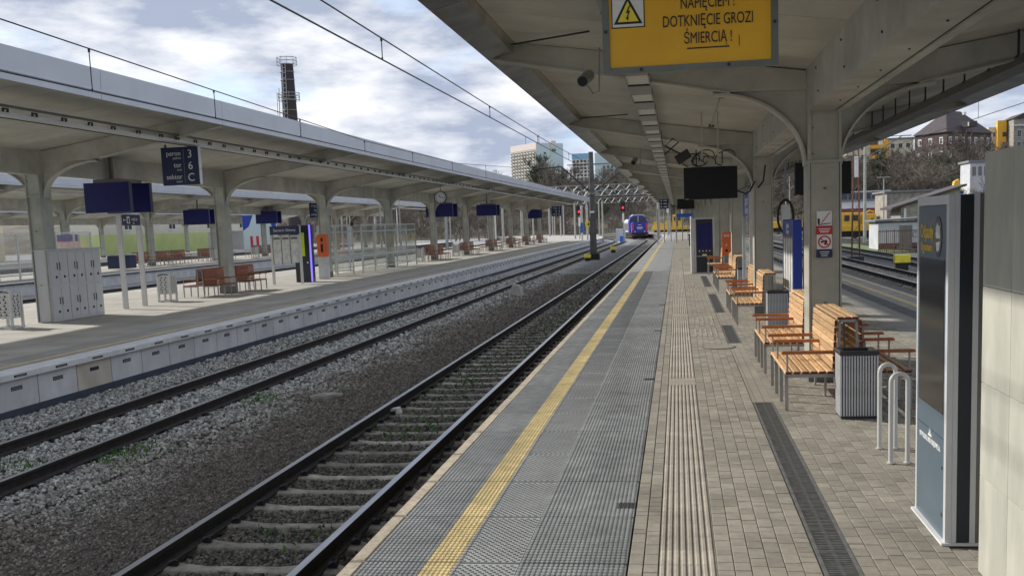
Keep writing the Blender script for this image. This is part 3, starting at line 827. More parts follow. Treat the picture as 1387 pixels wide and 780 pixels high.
# diagonal tie rods at the eaves of the first bays
for yb in (9.6, 19.1):
    s = MB().m('dark_metal').tube([(-2.1-1.92, 13.5-YC1[0]-.25+yb-9.6, 4.55), (-1.0-1.92, 12.3-YC1[0]+yb-9.6, 4.48)], .012, 5); s.build('tie_rod', can1)
# left canopy channel with clamps
s = MB().m('channel_metal').box(3.95, 4.25, 3-YCL[0], 137-YCL[0], 4.82, 4.89).m('joint_dark').box(3.9, 3.96, 3-YCL[0], 137-YCL[0], 4.81, 4.83)
s.m('mid_metal').box(4.28, 4.37, 3-YCL[0], 137-YCL[0], 4.97, 5.01); s.build('light_channel', can2)
cl = MB().m('dark_metal').box(0, .03, 0, .04, 0, .08).box(0, .03, .04, .14, .05, .08).box(0, .03, .14, .18, 0, .08).mesh('clamp')
for k in range(100): link('clamp', cl, can2, (4.27, 13+k*1.0+rnd.uniform(-.15, .15)-YCL[0], 4.87))
for r_, sp_ in ((can3, 0), (can4, 0)):
    s = MB().m('channel_metal').box(3.7, 4.1, -14, 130, 5.50, 5.60); s.build('light_channel', r_)

# ================================================================== OBJECTS ON THE NEAR PLATFORM
def make_bench(L_, two, red, label, group):
    """origin: middle of the backrest foot, nearest end; runs along +Y"""
    root = thing('bench', label, 'bench', (0, 0, 0), 0, group)
    W = 'wood_shaded' if red else 'wood'  # flag picks the wood colour that has shade painted in
    def slat(x0, x1, z0, z1, name='seat_slat', tilt=None):
        s = MB().m(W); s.bbox(x0, x1, .03, L_-.03, z0, z1, .006)
        s.m('wood_end').box(x0+.002, x1-.002, .024, .03, z0+.002, z1-.002)
        s.build(name, root)
    sides = (-1, 1) if two else (-1,)
    for sg in sides:
        for i in range(6):
            xo = .155+i*.093
            a, b_ = sorted((sg*xo, sg*(xo+.073))); slat(a, b_, .415, .445)
        for i in range(7):
            z = .47+i*.081; xo = .145-i*.004
            a, b_ = sorted((sg*xo, sg*(xo+.028))); slat(a, b_, z, z+.066, 'back_slat')
        for yy in np.linspace(.05, L_-.05, 4):
            s = MB().m('steel_frame'); a, b_ = sorted((sg*.66, sg*.70))
            s.box(a, b_, yy-.012, yy+.012, 0, .40)
            s.build('leg', root)
            a, b_ = sorted((sg*.14, sg*.70)); MB().m('steel_frame').box(a, b_, yy-.012, yy+.012, .375, .412).build('seat_rail', root)
        for yy in (.05, L_-.05) if L_ < 1.4 else (.05, L_*.62, L_-.05):
            s = MB().m('wood_arm'); a, b_ = sorted((sg*.13, sg*.73)); s.bbox(a, b_, yy-.035, yy+.035, .645, .68, .008)
            arm = s.build('armrest', root)
            s = MB().m('steel_frame'); a, b_ = sorted((sg*.66, sg*.68)); s.box(a, b_, yy-.01, yy+.01, .41, .645).build('armrest_post', arm)
    if not two:
        MB().m('steel_frame').box(.02, .05, .04, .07, 0, .45).box(.02, .05, L_-.07, L_-.04, 0, .45).build('rear_leg', root)
    for i in range(3):
        slat(-.118+i*.081, -.118+i*.081+.073, 1.03, 1.058, 'top_slat')
    # trapezoid end frames
    for yy in (.04, L_/2, L_-.04):
        s = MB().m('steel_frame')
        for sg in (-1, 1):
            s.prism([(sg*.14, .0 if two else .38), (sg*.115, .0 if two else .38), (sg*.075, 1.03), (sg*.10, 1.03)], yy-.02, yy+.02)
        s.box(-.10, .10, yy-.02, yy+.02, 1.0, 1.03).box(-.13, .13, yy-.02, yy+.02, .44, .47)
        s.build('end_frame', root)
    return root
G1 = 'slatted wooden benches around the columns of the near platform'
bn = make_bench(1.86, True, False, 'nearest double sided slatted wooden bench, directly behind the ribbed litter bin', G1)
bn.location = (1.88, 11.53, 0)
copy_tree(bn, (1.88, 14.35, 0), 0, 'slatted wooden bench directly behind the nearest column, facing the tracks on both sides')
b2 = make_bench(1.75, False, False, 'one sided wooden bench in front of the second column, beside the blue timetable stand', G1)
b2.location = (1.88, 21.1, 0)
copy_tree(b2, (1.88, 23.8, 0), 0, 'one sided wooden bench just behind the second column from the camera')
copy_tree(b2, (1.88, 30.9, 0), 0, 'wooden bench in front of the third column, left of the silver framed information case')
copy_tree(b2, (1.88, 33.3, 0), 0, 'small looking wooden bench behind the third column, before the orange help point')
copy_tree(b2, (1.88, 40.3, 0), 0, 'farthest wooden bench seen on the near platform, behind the orange help point')

# ribbed litter bins
bn_ = thing('litter_bin', 'ribbed grey metal litter bin with black rim at the end of the nearest bench', 'litter bin', (1.91, 11.03, 0), 0, 'ribbed litter bins on the near platform')
MB().m('bin_body').box(-.185, .185, .015, .315, .02, .70).build('body', bn_)
rb = MB().m('bin_rib').bbox(0, .017, -.012, .006, .03, .69, .003).mesh('rib')
for i in range(14): link('rib', rb, bn_, (-.198+i*.0292, .008, 0))
rb2 = MB().m('bin_rib').bbox(-.012, .006, 0, .017, .03, .69, .003).mesh('rib')
for i in range(11):
    link('rib', rb2, bn_, (-.19, .012+i*.0292, 0)); link('rib', rb2, bn_, (.198, .012+i*.0292, 0))
s = MB().m('bin_rim')
for a in ((-.205, .205, -.02, .04), (-.205, .205, .29, .35), (-.205, -.14, .04, .29), (.14, .205, .04, .29)): s.bbox(*a, .695, .74, .012)
s.box(-.14, .14, .04, .29, .69, .70); s.build('rim', bn_)
MB().m('bin_rim').box(-.19, .19, .0, .32, 0, .03).build('base', bn_)
copy_tree(bn_, (1.95, 20.35, 0), 0, 'ribbed grey litter bin in front of the blue timetable stand')
copy_tree(bn_, (1.95, 30.2, 0), 0, 'small looking ribbed litter bin behind the second column, by the silver case')

# tubular hoops
hp = MB().m('post_white')
def hoop_pts(w_, h_):
    r_ = w_/2; P = [(-r_, 0, 0), (-r_, 0, h_-r_)]
    for i in range(1, 9): a = math.pi-i*math.pi/9; P.append((r_*math.cos(a), 0, h_-r_+r_*math.sin(a)))
    return P+[(r_, 0, h_-r_), (r_, 0, 0)]
hp.tube(hoop_pts(.145, .80), .021, 10); hpm = hp.mesh('tube')
fl = MB().m('post_white').disc((-.0725, 0, .004), .035, .008, 'Z', 12).disc((.0725, 0, .004), .035, .008, 'Z', 12).mesh('foot_plate')
for (x, y, lb) in ((1.905, 9.02, 'white tubular hoop stand nearest the camera, beside the departures kiosk'), (1.92, 9.6, 'white tubular hoop stand farther from the camera, between bin and front hoop')):
    t = thing('bicycle_hoop', lb, 'bicycle stand', (x, y, 0), R(4), 'white hoops beside the kiosk'); link('tube', hpm, t); link('foot_plate', fl, t)

# departures kiosk
k = thing('departures_kiosk', 'tall slim departures kiosk with dark glass screen and yellow Odjazdy lettering', 'kiosk', (1.72, 6.73, 0))
MB().m('kiosk_navy').box(.03, .26, .02, .81, .02, 2.27).build('body', k)
s = MB().m('kiosk_gray')
s.bbox(-.004, .035, -.004, .05, 0, 2.305, .004).bbox(-.004, .035, .80, .84, 0, 2.305, .004).box(-.003, .03, .05, .80, 2.24, 2.30).box(-.003, .03, .05, .80, 0, .02)
s.build('front_frame', k)
s = MB().m('kiosk_gray').bbox(.036, .066, -.006, .03, 0, 2.31, .003).bbox(.150, .185, -.006, .03, 0, 2.31, .003).build('side_frame', k)
MB().m('kiosk_navy').box(.066, .150, -.002, .03, .0, 2.30).build('side_panel', k)
lv = MB().m('dark_metal').box(.070, .146, -.008, 0, 0, .008).mesh('louvre')
for i in range(26): link('louvre', lv, k, (0, 0, 1.86+i*.015))
MB().m('mid_metal').box(.187, .21, .0, .05, 0, 2.305).m('kiosk_navy').box(.21, .24, .01, .08, 0, 2.30).build('rear_panel', k)
MB().m('kiosk_panel').box(-.001, .032, .052, .798, .70, 2.235).build('upper_panel', k)
MB().m('kiosk_panel').box(-.002, .032, .052, .798, .024, .695).build('lower_panel', k)
MB().m('screen').box(-.004, .03, .09, .76, .86, 1.88).build('screen', k)
s = MB().m('mid_metal')
for z in (.18, .50): s.disc((-.004, .10, z), .012, .01, 'X', 10)
s.build('lock', k)
MB().m('blue_light').disc((.10, .1, 2.315), .012, .02, 'Z', 12).build('beacon', k)
MB().m('coping').box(-.03, .3, -.02, .86, 0, .018).build('plinth', k)
text('Odjazdy', .135, 'yellow_text', k, (-.004, .565, 2.06), '-X', .80)
text('Departures', .085, 'yellow_text', k, (-.004, .565, 1.955), '-X', .80)
text('PKP POLSKIE LINIE KOLEJOWE S.A.', .047, 'white', k, (-.005, .42, .615), '-X', .80, bold=.001)
s = MB().m('white').prism([(.42, .66), (.39, .70), (.405, .675)][::-1], -.006, -.002, 'X').prism([(.42, .655), (.45, .70), (.435, .67)], -.006, -.002, 'X').prism([(.41, .66), (.42, .71), (.43, .66)], -.006, -.002, 'X').prism([(.37,.648),(.39,.668),(.45,.668),(.47,.648)],-.006,-.002,'X'); s.build('emblem', k)
s = MB().m('screen').disc((-.003, .26, 2.03), .095, .004, 'X', 28, .135).m('white')
s.prism([(.205, 2.02), (.22, 2.10), (.28, 2.12), (.315, 2.05), (.30, 2.02)], -.007, -.004, 'X').prism([(.205, 2.0), (.23, 1.94), (.28, 1.93), (.31, 1.99)], -.007, -.004, 'X').m('kiosk_gray').prism([(.215, 2.05), (.25, 2.12), (.30, 2.10), (.31, 2.07)], -.0085, -.006, 'X')
s.build('train_pictogram', k)
text('i', .05, 'white', k, (-.004, .66, 1.92), '-X', 1); 

# clad wall at the right
wl = thing('clad_wall', 'pale panelled wall block at the right edge beside the kiosk', 'wall', (1.79, 6.24, 0))
zc = [0.0, .605, 1.175, 1.75, 2.53]; ycs = [(-9, -4), (-4, -2.6), (-2.6, -1.2), (-1.2, -.52), (-.52, 0)]
for i in range(4):
    for j, (a, b_) in enumerate(ycs):
        MB().m('wall_clad').bbox(-.0, .05, a+.002, b_-.002, zc[i]+.002, zc[i+1]-.002, .002).build('cladding_panel', wl)
for i in range(4): MB().m('wall_clad').box(.05, 1.5, -.03, -.002, zc[i]+.002, zc[i+1]-.002).build('cladding_panel', wl)
MB().m('mid_metal').box(.045, 1.5, -9, -.04, 0, 2.52).build('core', wl)

# hanging warning sign
sg = thing('warning_sign', 'yellow high voltage warning sign hanging at the top of the picture', 'sign', (-.41, 6.0, 3.06))
Wd, Hg = 1.0, .62
MB().m('sign_yellow').box(.02, Wd-.02, 0, .02, .02, Hg-.02).build('board', sg)
s = MB().m('sign_frame').bbox(0, .04, -.012, .03, 0, Hg, .003).bbox(Wd-.04, Wd, -.012, .03, 0, Hg, .003).box(.04, Wd-.04, -.010, .028, 0, .035).box(.04, Wd-.04, -.010, .028, Hg-.035, Hg)
s.build('frame', sg)
s = MB().m('dark_metal')
for (bx, bz) in ((.22, .018), (.72, .018), (Wd-.02, .24), (.02, .24)): s.disc((bx, -.014, bz), .010, .008, 'Y', 8)
s.build('rivet', sg)
s = MB().m('black').box(.055, .246, -.004, 0, .257, .50).m('white').box(.061, .240, -.007, -.003, .263, .49)
s.m('black').prism([(.068, .278), (.233, .278), (.150, .432)], -.010, -.006).m('sign_yellow2').prism([(.090, .290), (.211, .290), (.150, .405)], -.013, -.009)
s.m('black').prism([(.158, .380), (.139, .338), (.151, .339), (.143, .312), (.136, .314), (.149, .296), (.156, .318), (.149, .316), (.164, .351), (.152, .350), (.166, .380)], -.016, -.012)
s.build('pictogram', sg)
sx_ = .62
for (tt, z, xx) in (('URZĄDZENIE POD', .475, .60), ('NAPIĘCIEM !', .372, .605), ('DOTKNIĘCIE GROZI', .274, .605), ('ŚMIERCIĄ !', .176, .605)):
    text(tt, .090, 'black', sg, (xx, -.002, z), '-Y', sx_, bold=0)
MB().m('black').box(.485, .725, -.004, 0, .118, .125).box(.78, .783, -.003, 0, .12, .18).build('underline', sg)
s = MB().m('galv').tube([(.2, .0, Hg), (.2, 0, 1.05)], .012, 6).tube([(.8, .0, Hg), (.8, 0, 1.0)], .012, 6).build('hanger', sg)

# cameras and loudspeakers under the canopy
def cctv(x, y, z, s_, label, sp=False):
    t = thing('security_camera' if not sp else 'loudspeaker', label, 'camera' if not sp else 'loudspeaker', (x, y, z))
    if not sp:
        q = MB().m('galv').tube([(-.03, -.06*s_, .0), (.03, .12*s_, .07*s_)], .050*s_, 14); q.build('housing', t)
        MB().m('black').tube([(-.033, -.075*s_, -.006), (-.028, -.052*s_, .002)], .042*s_, 14).build('lens', t)
        MB().m('galv').box(-.02, .06, .0, .02, .05, .055).tube([(.02, .02, -.04), (.06*s_, .02, -.10*s_), (.11*s_, .03, -.08*s_), (.12*s_, .03, .2*s_), (.12*s_, .03, .28*s_)], .011, 6).build('bracket', t)
    else:
        q = MB().m('mid_metal').tube([(0, -.1, 0), (0, .02, 0)], .10, 18, .06).tube([(0, .02, 0), (0, .12, 0)], .05, 12); q.build('horn', t)
        MB().m('dark_metal').disc((0, -.102, 0), .085, .006, 'Y', 18).m('white').disc((0, -.108, 0), .018, .01, 'Y', 10).build('grille', t)
        MB().m('dark_metal').tube([(0, .05, .05), (0, .05, .25)], .010, 5).build('bracket', t)
    return t
cctv(-1.12, 13.0, 3.99, 1.5, 'grey tubular security camera on a hook under the canopy edge, left of the light strip')
cctv(-1.3, 32, 4.05, 1.6, 'dark security camera hanging under the canopy far behind the warning sign')
cctv(3.48, 14.0, 4.20, 1.0, 'round horn loudspeaker hanging from the right half of the canopy', True)

# departure screens under the canopy
def tv(x, y, z, wd, hg, label, mt, fr='black', dp=.14, rz=0, hang=None, group=None, cables=False):
    t = thing('display_screen', label, 'screen', (x, y, z), rz, group)
    MB().m(fr).bbox(-wd/2, wd/2, 0, dp, 0, hg, .01).build('housing', t)
    MB().m(mt).box(-wd/2+.015, wd/2-.015, -.004, .002, .02, hg-.015).build('screen', t)
    MB().m('galv').box(-wd/2+.02, -wd/2+.08, -.006, 0, .008, .018).build('badge', t)
    if hang:
        s = MB().m('canopy_paint')
        for q in (-.15*wd, .15*wd): s.box(q-.012, q+.012, dp*.3, dp*.7, hg, hg+hang)
        s.box(-wd*.35, wd*.35, dp*.2, dp*.8, hg, hg+.04); s.build('hanger', t)
    return t
tv(.59, 18, 2.555, .93, .56, 'large blank black departure screen hanging left of the nearest column', 'screen_black', hang=.95)
tv(2.52, 18.1, 2.555, .95, .56, 'blank black screen half hidden behind the nearest column', 'screen_black', hang=.95)
tv(.36, 42, 2.66, .70, .42, 'small black screen hanging beyond the large one', 'screen_black', hang=.9)
cb = MB().m('black'); rc = random.Random(4)
for i in range(6):
    x0 = rc.uniform(.2, .9); r0 = rc.uniform(.06, .15); z0 = 3.13+r0; tl = rc.uniform(-.5, .5)
    cb.tube([(x0+r0*1.3*math.cos(a), 18.05+tl*.2*math.sin(a), z0+r0*math.sin(a+tl)) for a in np.linspace(rc.uniform(-1, 0), rc.uniform(4, 6), 12)], .009, 5)
cb.tube([(.35, 18.05, 3.1), (.35, 18.05, 3.42)], .012, 5).tube([(.80, 18.05, 3.1), (.80, 18.05, 3.36)], .012, 5)
cb.tube([(-.20, 17.9, 3.35), (.05, 17.8, 3.55), (-.05, 17.9, 3.62), (-.18, 17.9, 3.50), (.2, 18, 3.30)], .012, 5)
tag(cb.build('cable_bundle'), 'tangle of black cables looped on top of the large black screen', 'cables')
cb = thing('relay_box', 'tilted dark box mounted above the large black screen', 'box', (.12, 17.9, 3.22))
MB().m('dark_metal').cbox((0, 0, .08), (.26, .12, .16), 0, 0, R(-30)).build('case', cb); MB().m('mid_metal').tube([(0, .05, .1), (-.35, .05, .30), (-.38, .05, .55)], .015, 5).build('arm', cb)
q = MB().m('black').tube([(1.72, 22.9, 3.0), (1.60, 22.8, 2.78), (1.5, 22.7, 2.74), (1.2, 22.6, 2.85), (.9, 22.5, 2.9)], .02, 5).tube([(1.95, 22.9, 3.35), (1.9, 22.85, 3.0), (1.78, 22.8, 2.85)], .02, 5)
tag(q.build('power_cable'), 'black cable sagging from the second column towards the screens', 'cable')
# steel tie between columns above the blue stand
# wall signs on the first column
cs = thing('column_sign', 'stack of no-crossing and prohibition stickers with red and black strips on nearest column', 'sign', (1.905, 13.57, 1.66))
def flat(x0, x1, z0, z1, mt, nm, yo=0): return MB().m(mt).box(x0, x1, -.004-yo, .03-.0, z0, z1).build(nm, cs)
flat(-.095, .095, .405, .595, 'white', 'upper_plate'); flat(-.10, .10, .295, .40, 'red', 'red_plate'); flat(-.095, .095, .10, .29, 'white', 'prohibition_plate'); flat(-.10, .10, -.01, .095, 'sign_navy', 'dark_plate')
s = MB().m('sign_navy').prism([(-.08, .425), (.08, .44), (.08, .43), (-.08, .413)], -.008, -.003).m('red').prism([(-.04, .44), (-.03, .44), (.075, .575), (.068, .58)], -.009, -.003); s.m('black').box(-.085, -.06, -.008, -.003, .43, .50).build('pictogram', cs)
s = MB().m('red').disc((0, -.006, .195), .082, .004, 'Y', 28).m('white').disc((0, -.009, .195), .064, .004, 'Y', 28).m('black').cbox((-.01, -.012, .20), (.08, .003, .022), 0, 0, R(-15)).cbox((.015, -.012, .18), (.03, .003, .05), 0, 0, R(20)).m('red').cbox((0, -.014, .195), (.13, .003, .014), 0, 0, R(42)); s.build('ring', cs)
s = MB().m('white')
for i, z in enumerate((.36, .335, .315)): s.box(-.075+.01*i, .075-.01*i, -.007, -.003, z, z+.010)
for i, z in enumerate((.06, .035, .01)): s.box(-.06+.01*i, .06-.01*i, -.007, -.003, z, z+.008)
s.build('print_lines', cs)

# blue timetable stand
bt = thing('timetable_stand', 'blue framed glass timetable case on two legs behind the nearest column', 'timetable', (2.24, 20.2, 0))
MB().m('blue_frame').bbox(0, .17, 0, .10, 0, 2.14, .01).build('post', bt); MB().m('blue_frame').bbox(.20, .30, .0, .12, 0, 2.12, .01).build('post', bt); MB().m('blue_frame').bbox(0, .17, 1.85, 1.95, 0, 2.14, .01).build('post', bt); MB().m('blue_frame').bbox(.02, .10, .9, 1.0, 0, .65, .01).build('post', bt)
MB().m('blue_frame').box(0, .17, .1, 1.85, 1.82, 2.12).build('header', bt)
MB().m('steel_frame').box(.02, .14, .1, 1.85, .62, 1.81).build('case', bt)
for i in range(4): MB().m('poster').box(.005, .02, .14+i*.43, .52+i*.43, .68, 1.76).build('poster', bt)
for i in range(5): MB().m('steel_frame').box(-.004, .02, .105+i*.43, .13+i*.43, .62, 1.81).build('mullion', bt)
text('Szczecin', .17, 'white', bt, (-.004, .98, 2.02), '-X', .9); text('Główny', .17, 'white', bt, (-.004, .98, 1.90), '-X', .9)
ob = thing('oval_sign', 'oval dark hanging panel edge with white strip, seen above the blue timetable stand', 'sign', (2.52, 24.2, 2.2))
s = MB().m('black')
for i in range(20):
    a, c = 2*math.pi*i/20, 2*math.pi*(i+1)/20
    s.prism([(.20*math.cos(a), .42*math.sin(a)), (.20*math.cos(c), .42*math.sin(c)), (.155*math.cos(c), .36*math.sin(c)), (.155*math.cos(a), .36*math.sin(a))], 0, .12)
s.build('ring', ob); MB().m('white').box(-.10, .10, .02, .1, -.5, .28).build('board', ob); MB().m('galv').box(-.02, .02, .03, .07, .38, 1.7).build('hanger', ob)
# silver framed case behind the second column
ic = thing('information_case', 'tall silver framed glass case with blue station header, left of second column', 'timetable', (1.83, 25.9, 0))
MB().m('channel_metal').bbox(-.04, .06, -.05, .05, 0, 2.92, .005).build('post', ic); MB().m('channel_metal').bbox(-.04, .06, 2.7, 2.8, 0, 2.92, .005).build('post', ic)
MB().m('blue_frame').box(-.01, .06, .05, 2.7, 2.25, 2.85).build('header', ic); MB().m('glass').box(0, .02, .05, 2.7, .6, 2.24).build('pane', ic)
MB().m('mid_metal').prism([(-.35, 2.88), (.10, 3.04), (.10, 3.07), (-.35, 2.91)], -.1, 2.9).build('hood', ic)
for i, (z0, z1) in enumerate(((1.25, 1.5), (.85, 1.02), (1.7, 2.1))): MB().m('black' if i < 2 else 'orange').box(.03, .05, .4, 1.3, z0, z1).build('notice', ic)
text('Szczecin', .36, 'white', ic, (-.012, 1.38, 2.66), '-X', 1.0); text('Główny', .36, 'white', ic, (-.012, 1.38, 2.42), '-X', 1.0)

# orange help point and its posts
hpnt = thing('help_point', 'orange SOS help point on two grey posts in front of a far column', 'help point', (1.80, 38, 0))
MB().m('orange').bbox(-.16, .16, 0, .12, .85, 1.72, .01).build('panel', hpnt); MB().m('steel_frame').box(-.12, -.07, .02, .08, 0, .85).build('post', hpnt); MB().m('steel_frame').box(.07, .12, .02, .08, 0, .85).build('post', hpnt)
text('SOS', .12, 'white', hpnt, (0, -.006, 1.58), '-Y', .9, bold=.004); MB().m('white').cbox((0, -.004, 1.24), (.02, .006, .10), 0, 0, R(25)).m('black').disc((0, -.004, 1.03), .05, .012, 'Y', 16).build('call_button', hpnt)
# ticket kiosk
tk = thing('ticket_machine', 'tall dark navy information terminal with silver frame facing the camera', 'terminal', (.70, 42, 0))
MB().m('kiosk_gray').bbox(-.02, .80, 0, 1.6, 0, 2.28, .01).build('body', tk); MB().m('kiosk_navy').box(.05, .73, -.015, 0, .04, 2.22).build('front_panel', tk)
MB().m('screen_blue').box(.09, .69, -.02, -.014, 1.02, 2.05).build('screen', tk); MB().m('dark_metal').box(.12, .66, -.022, -.014, 2.10, 2.17).build('grille', tk)
s = MB().m('white'); [s.disc((.18+i*.14, -.024, .92), .026, .006, 'Y', 10) for i in range(4)]; s.box(.06, .72, -.022, -.014, .70, .715).box(.30, .48, -.022, -.014, .73, .79); s.build('badge', tk)
MB().m('coping').box(-.16, -.03, -.02, 1.7, 0, 2.36).build('side_panel', tk); MB().m('sign_navy').box(-.08, -.03, -.03, -.02, 2.28, 2.34).build('lamp', tk)
# far hanging direction sign, blue shelter sign
fs = thing('platform_sign', 'small navy platform number sign hanging far down the near platform', 'sign', (-1.37, 80, 3.17))
MB().m('sign_navy').box(0, .72, 0, .08, 0, .74).build('board', fs); s = MB().m('white')
for i in range(3): s.box(.10, .20, -.006, 0, .09+i*.24, .20+i*.24).box(.32, .60, -.006, 0, .11+i*.24, .18+i*.24)
s.build('print_lines', fs); MB().m('galv').box(.34, .38, .02, .06, .74, 1.4).build('hanger', fs)
bs = thing('blue_shelter', 'bright blue roofed shelter frame at the far end of the near platform', 'shelter', (-.2, 112, 0))
MB().m('blue_light').bbox(0, 2.0, 0, 1.2, 2.55, 2.95, .02).build('roof', bs)
for x in (.0, .7, 1.3, 1.9): MB().m('galv').box(x, x+.09, .1, .2, 0, 2.55).build('post', bs)
for i, (x, y, h_) in enumerate(((-1.95, 100, 3.4), (-1.35, 104, 3.4), (-.7, 108, 4.0), (-.1, 100, 4.0), (1.6, 96, 3.2))):
    q = MB().m('concrete_pole').tube([(x, y, 0), (x, y, h_)], .055, 8); o = q.build('platform_post'); tag(o, 'slim grey post standing at the far end of the near platform', 'post', 'slim posts at the far platform end')
# low bollards at the platform end
for i, (x, y) in enumerate(((1.1, 88), (1.4, 92))):
    q = MB().m('dark_metal').tube([(x, y, 0), (x, y, .95)], .14, 8).disc((x, y, .95), .2, .08, 'Z', 10); tag(q.build('bollard'), 'dark waist-high bollard near the blue shelter at the platform end', 'bollard', 'dark bollards at the far platform end')

# ================================================================== LEFT PLATFORM OBJECTS
G2 = 'shade-toned slatted benches around the columns of the platform across the tracks'
rb0 = make_bench(1.75, True, True, 'nearest shade-toned slatted bench on the platform across, left of the second column', G2)
rb0.location = (-17.7, 35.3, 0)
copy_tree(rb0, (-17.7, 38.1, 0), 0, 'shade-toned slatted bench directly behind the second column across the tracks')
names = ['fifth', 'sixth', 'seventh', 'eighth', 'ninth', 'tenth']
for i, yc in enumerate(YCL[5:11]):
    copy_tree(rb0, (-17.7, yc-2.0, 0), 0, 'shade-toned bench on the near side of the %s column of the platform across' % names[i])
    copy_tree(rb0, (-17.7, yc+.75, 0), 0, 'shade-toned bench on the far side of the %s column of the platform across' % names[i])
# white slotted bins
wb = thing('slotted_bin', 'white slotted litter bin at the left edge, left of the locker cabinet', 'litter bin', (-17.75, 24.5, 0), 0, 'white slotted litter bins')
s = MB().m('post_white')
for (x, y) in ((-.22, -.22), (.22, -.22), (-.22, .22), (.22, .22)): s.box(x-.03, x+.03, y-.03, y+.03, 0, 1.0)
s.box(-.25, .25, -.25, -.19, 0, .05).box(-.25, .25, .19, .25, 0, .05).box(.19, .25, -.19, .19, 0, .05).box(-.25, -.19, -.19, .19, 0, .05); s.build('frame', wb)
s = MB().m('bin_body').box(-.2, .2, -.2, .2, .28, .9).build('liner', wb)
ss = MB().m('post_white')
for r_ in range(8):
    z = .26+r_*.082
    for c_ in range(3):
        x = -.235+c_*.155+(.04 if r_ % 2 else 0)
        ss.box(x, min(x+.10, .235), -.235, -.222, z, z+.075).box(.222, .235, x, min(x+.10, .235), z, z+.075)
    ss.box(-.235, .235, -.232, -.222, z+.045, z+.075).box(.222, .232, -.235, .235, z+.045, z+.075)
ss.build('slotted_panel', wb)
MB().m('dark_metal').tube([(-.22, -.24, .92), (0, -.2, .98), (.22, -.24, .95)], .02, 5).build('clip', wb)
copy_tree(wb, (-18.1, 33.6, 0), 0, 'white slotted litter bin to the left of the nearest shade-toned bench')
copy_tree(wb, (-17.9, 68.6, 0), 0, 'white slotted bin beside the far end of the glass shelter')
copy_tree(wb, (-17.9, 80.0, 0), 0, 'small looking white slotted bin between the fifth and sixth columns across')
# locker cabinet
cb = thing('locker_cabinet', 'white metal locker cabinet with vents and handles behind the first column across', 'cabinet', (-17.45, 25.95, 0))
MB().m('cabinet_white').box(-.42, 0, 0, 2.55, 0, 2.0).build('body', cb); MB().m('coping').bbox(-.44, .03, -.02, 2.58, 2.0, 2.04, .01).build('top', cb)
for r_ in range(2):
    for c_ in range(3):
        d = MB().m('cabinet_white').bbox(0, .02, .03+c_*.84, .83+c_*.84, .06+r_*.98, .97+r_*.98, .003).build('door', cb)
        y0 = .03+c_*.84
        s = MB().m('dark_metal'); zz = .06+r_*.98
        for q_ in ((.02, .026, y0+.30, y0+.34, zz+.42, zz+.62), (.02, .026, y0+.42, y0+.46, zz+.40, zz+.62), (.02, .04, y0+.22, y0+.27, zz+.18, zz+.25), (.02, .04, y0+.6, y0+.65, zz+.18, zz+.25)):
            MB().m('dark_metal').box(*q_).build('vent' if q_[1] < .03 else 'handle', d)
        MB().m('mid_metal').box(.018, .023, y0+.398, y0+.403, zz+.02, zz+.89).build('seam', d)
# exit sign on two posts
ex = thing('exit_sign', 'navy exit sign with arrow on two tall grey posts beside the locker cabinet', 'sign', (-17.95, 30.5, 0))
MB().m('post_white').box(-.04, .12, -.04, .04, 0, 3.08).build('post', ex); MB().m('post_white').box(-.04, .12, 1.15, 1.23, 0, 3.08).build('post', ex)
MB().m('sign_navy').box(.05, .13, .04, 1.15, 2.70, 3.04).build('board', ex)
text('wyjście', .16, 'white', ex, (.134, .80, 2.90), '+X', .8); text('exit', .09, 'white', ex, (.134, .72, 2.77), '+X', .8)
MB().m('white').box(.13, .135, .32, .50, 2.76, 2.99).box(.13, .135, .14, .28, 2.865, 2.885).prism([(.10, 2.875), (.16, 2.93), (.16, 2.82)], .13, .135, 'X').m('sign_navy').box(.134, .138, .37, .45, 2.79, 2.93).build('pictogram', ex)
# platform sign peron/tor/sektor
ps = thing('platform_sign', 'navy platform sign reading peron 3 tor 6 sektor C hung from the left canopy', 'sign', (-14.62, 27.4, 3.73))
MB().m('sign_navy').box(0, 1.12, 0, .14, 0, 1.07).build('board', ps); MB().m('channel_metal').box(1.12, 1.135, 0, .14, 0, 1.07).build('edge', ps)
for (a, b_, c_, z) in (('peron', 'platform', '3', .86), ('tor', 'track', '6', .53), ('sektor', 'sector', 'C', .20)):
    text(a, .20, 'white', ps, (.60, -.004, z+.03), '-Y', .92, 'RIGHT'); text(b_, .085, 'white', ps, (.60, -.004, z-.10), '-Y', .85, 'RIGHT'); text(c_, .32, 'white', ps, (.87, -.004, z), '-Y', .95)
MB().m('galv').box(.675, .682, -.006, 0, .06, 1.01).build('divider', ps); MB().m('mid_metal').box(.08, .14, .05, .09, 1.07, 1.16).box(.95, 1.0, .05, .09, 1.07, 1.16).build('hanger', ps)
# hanging screens across
tvg = 'blue departure screens under the canopy across the tracks'
def tvs(x, y, z, wd, hg, label, gap=1.2):
    t = thing('display_screen', label, 'screen', (x, y, z), 0, tvg)
    for y_ in (0, gap):
        h_ = MB().m('sign_navy').box(-wd/2, wd/2, y_, y_+.16, 0, hg).build('housing', t); MB().m('screen_blue').box(-wd/2+.03, wd/2-.03, y_-.006, y_, .03, hg-.03).build('screen', h_)
    MB().m('mid_metal').box(-wd*.3, wd*.3, .05, gap+.1, hg, hg+.10).box(-.05, .05, .3, .4, hg, hg+.9).build('hanger', t)
    return t
tvs(-17.35, 29, 3.08, 1.5, .92, 'large dark blue double screen hanging above the locker cabinet, tilted edge visible')
tvs(-19.2, 21.6, 3.0, 1.5, .9, 'dark blue screen cut by the left edge of the picture')
tvs(-17.2, 72, 3.1, 2.0, .95, 'dark blue screen hanging just left below the clock', 1.6)
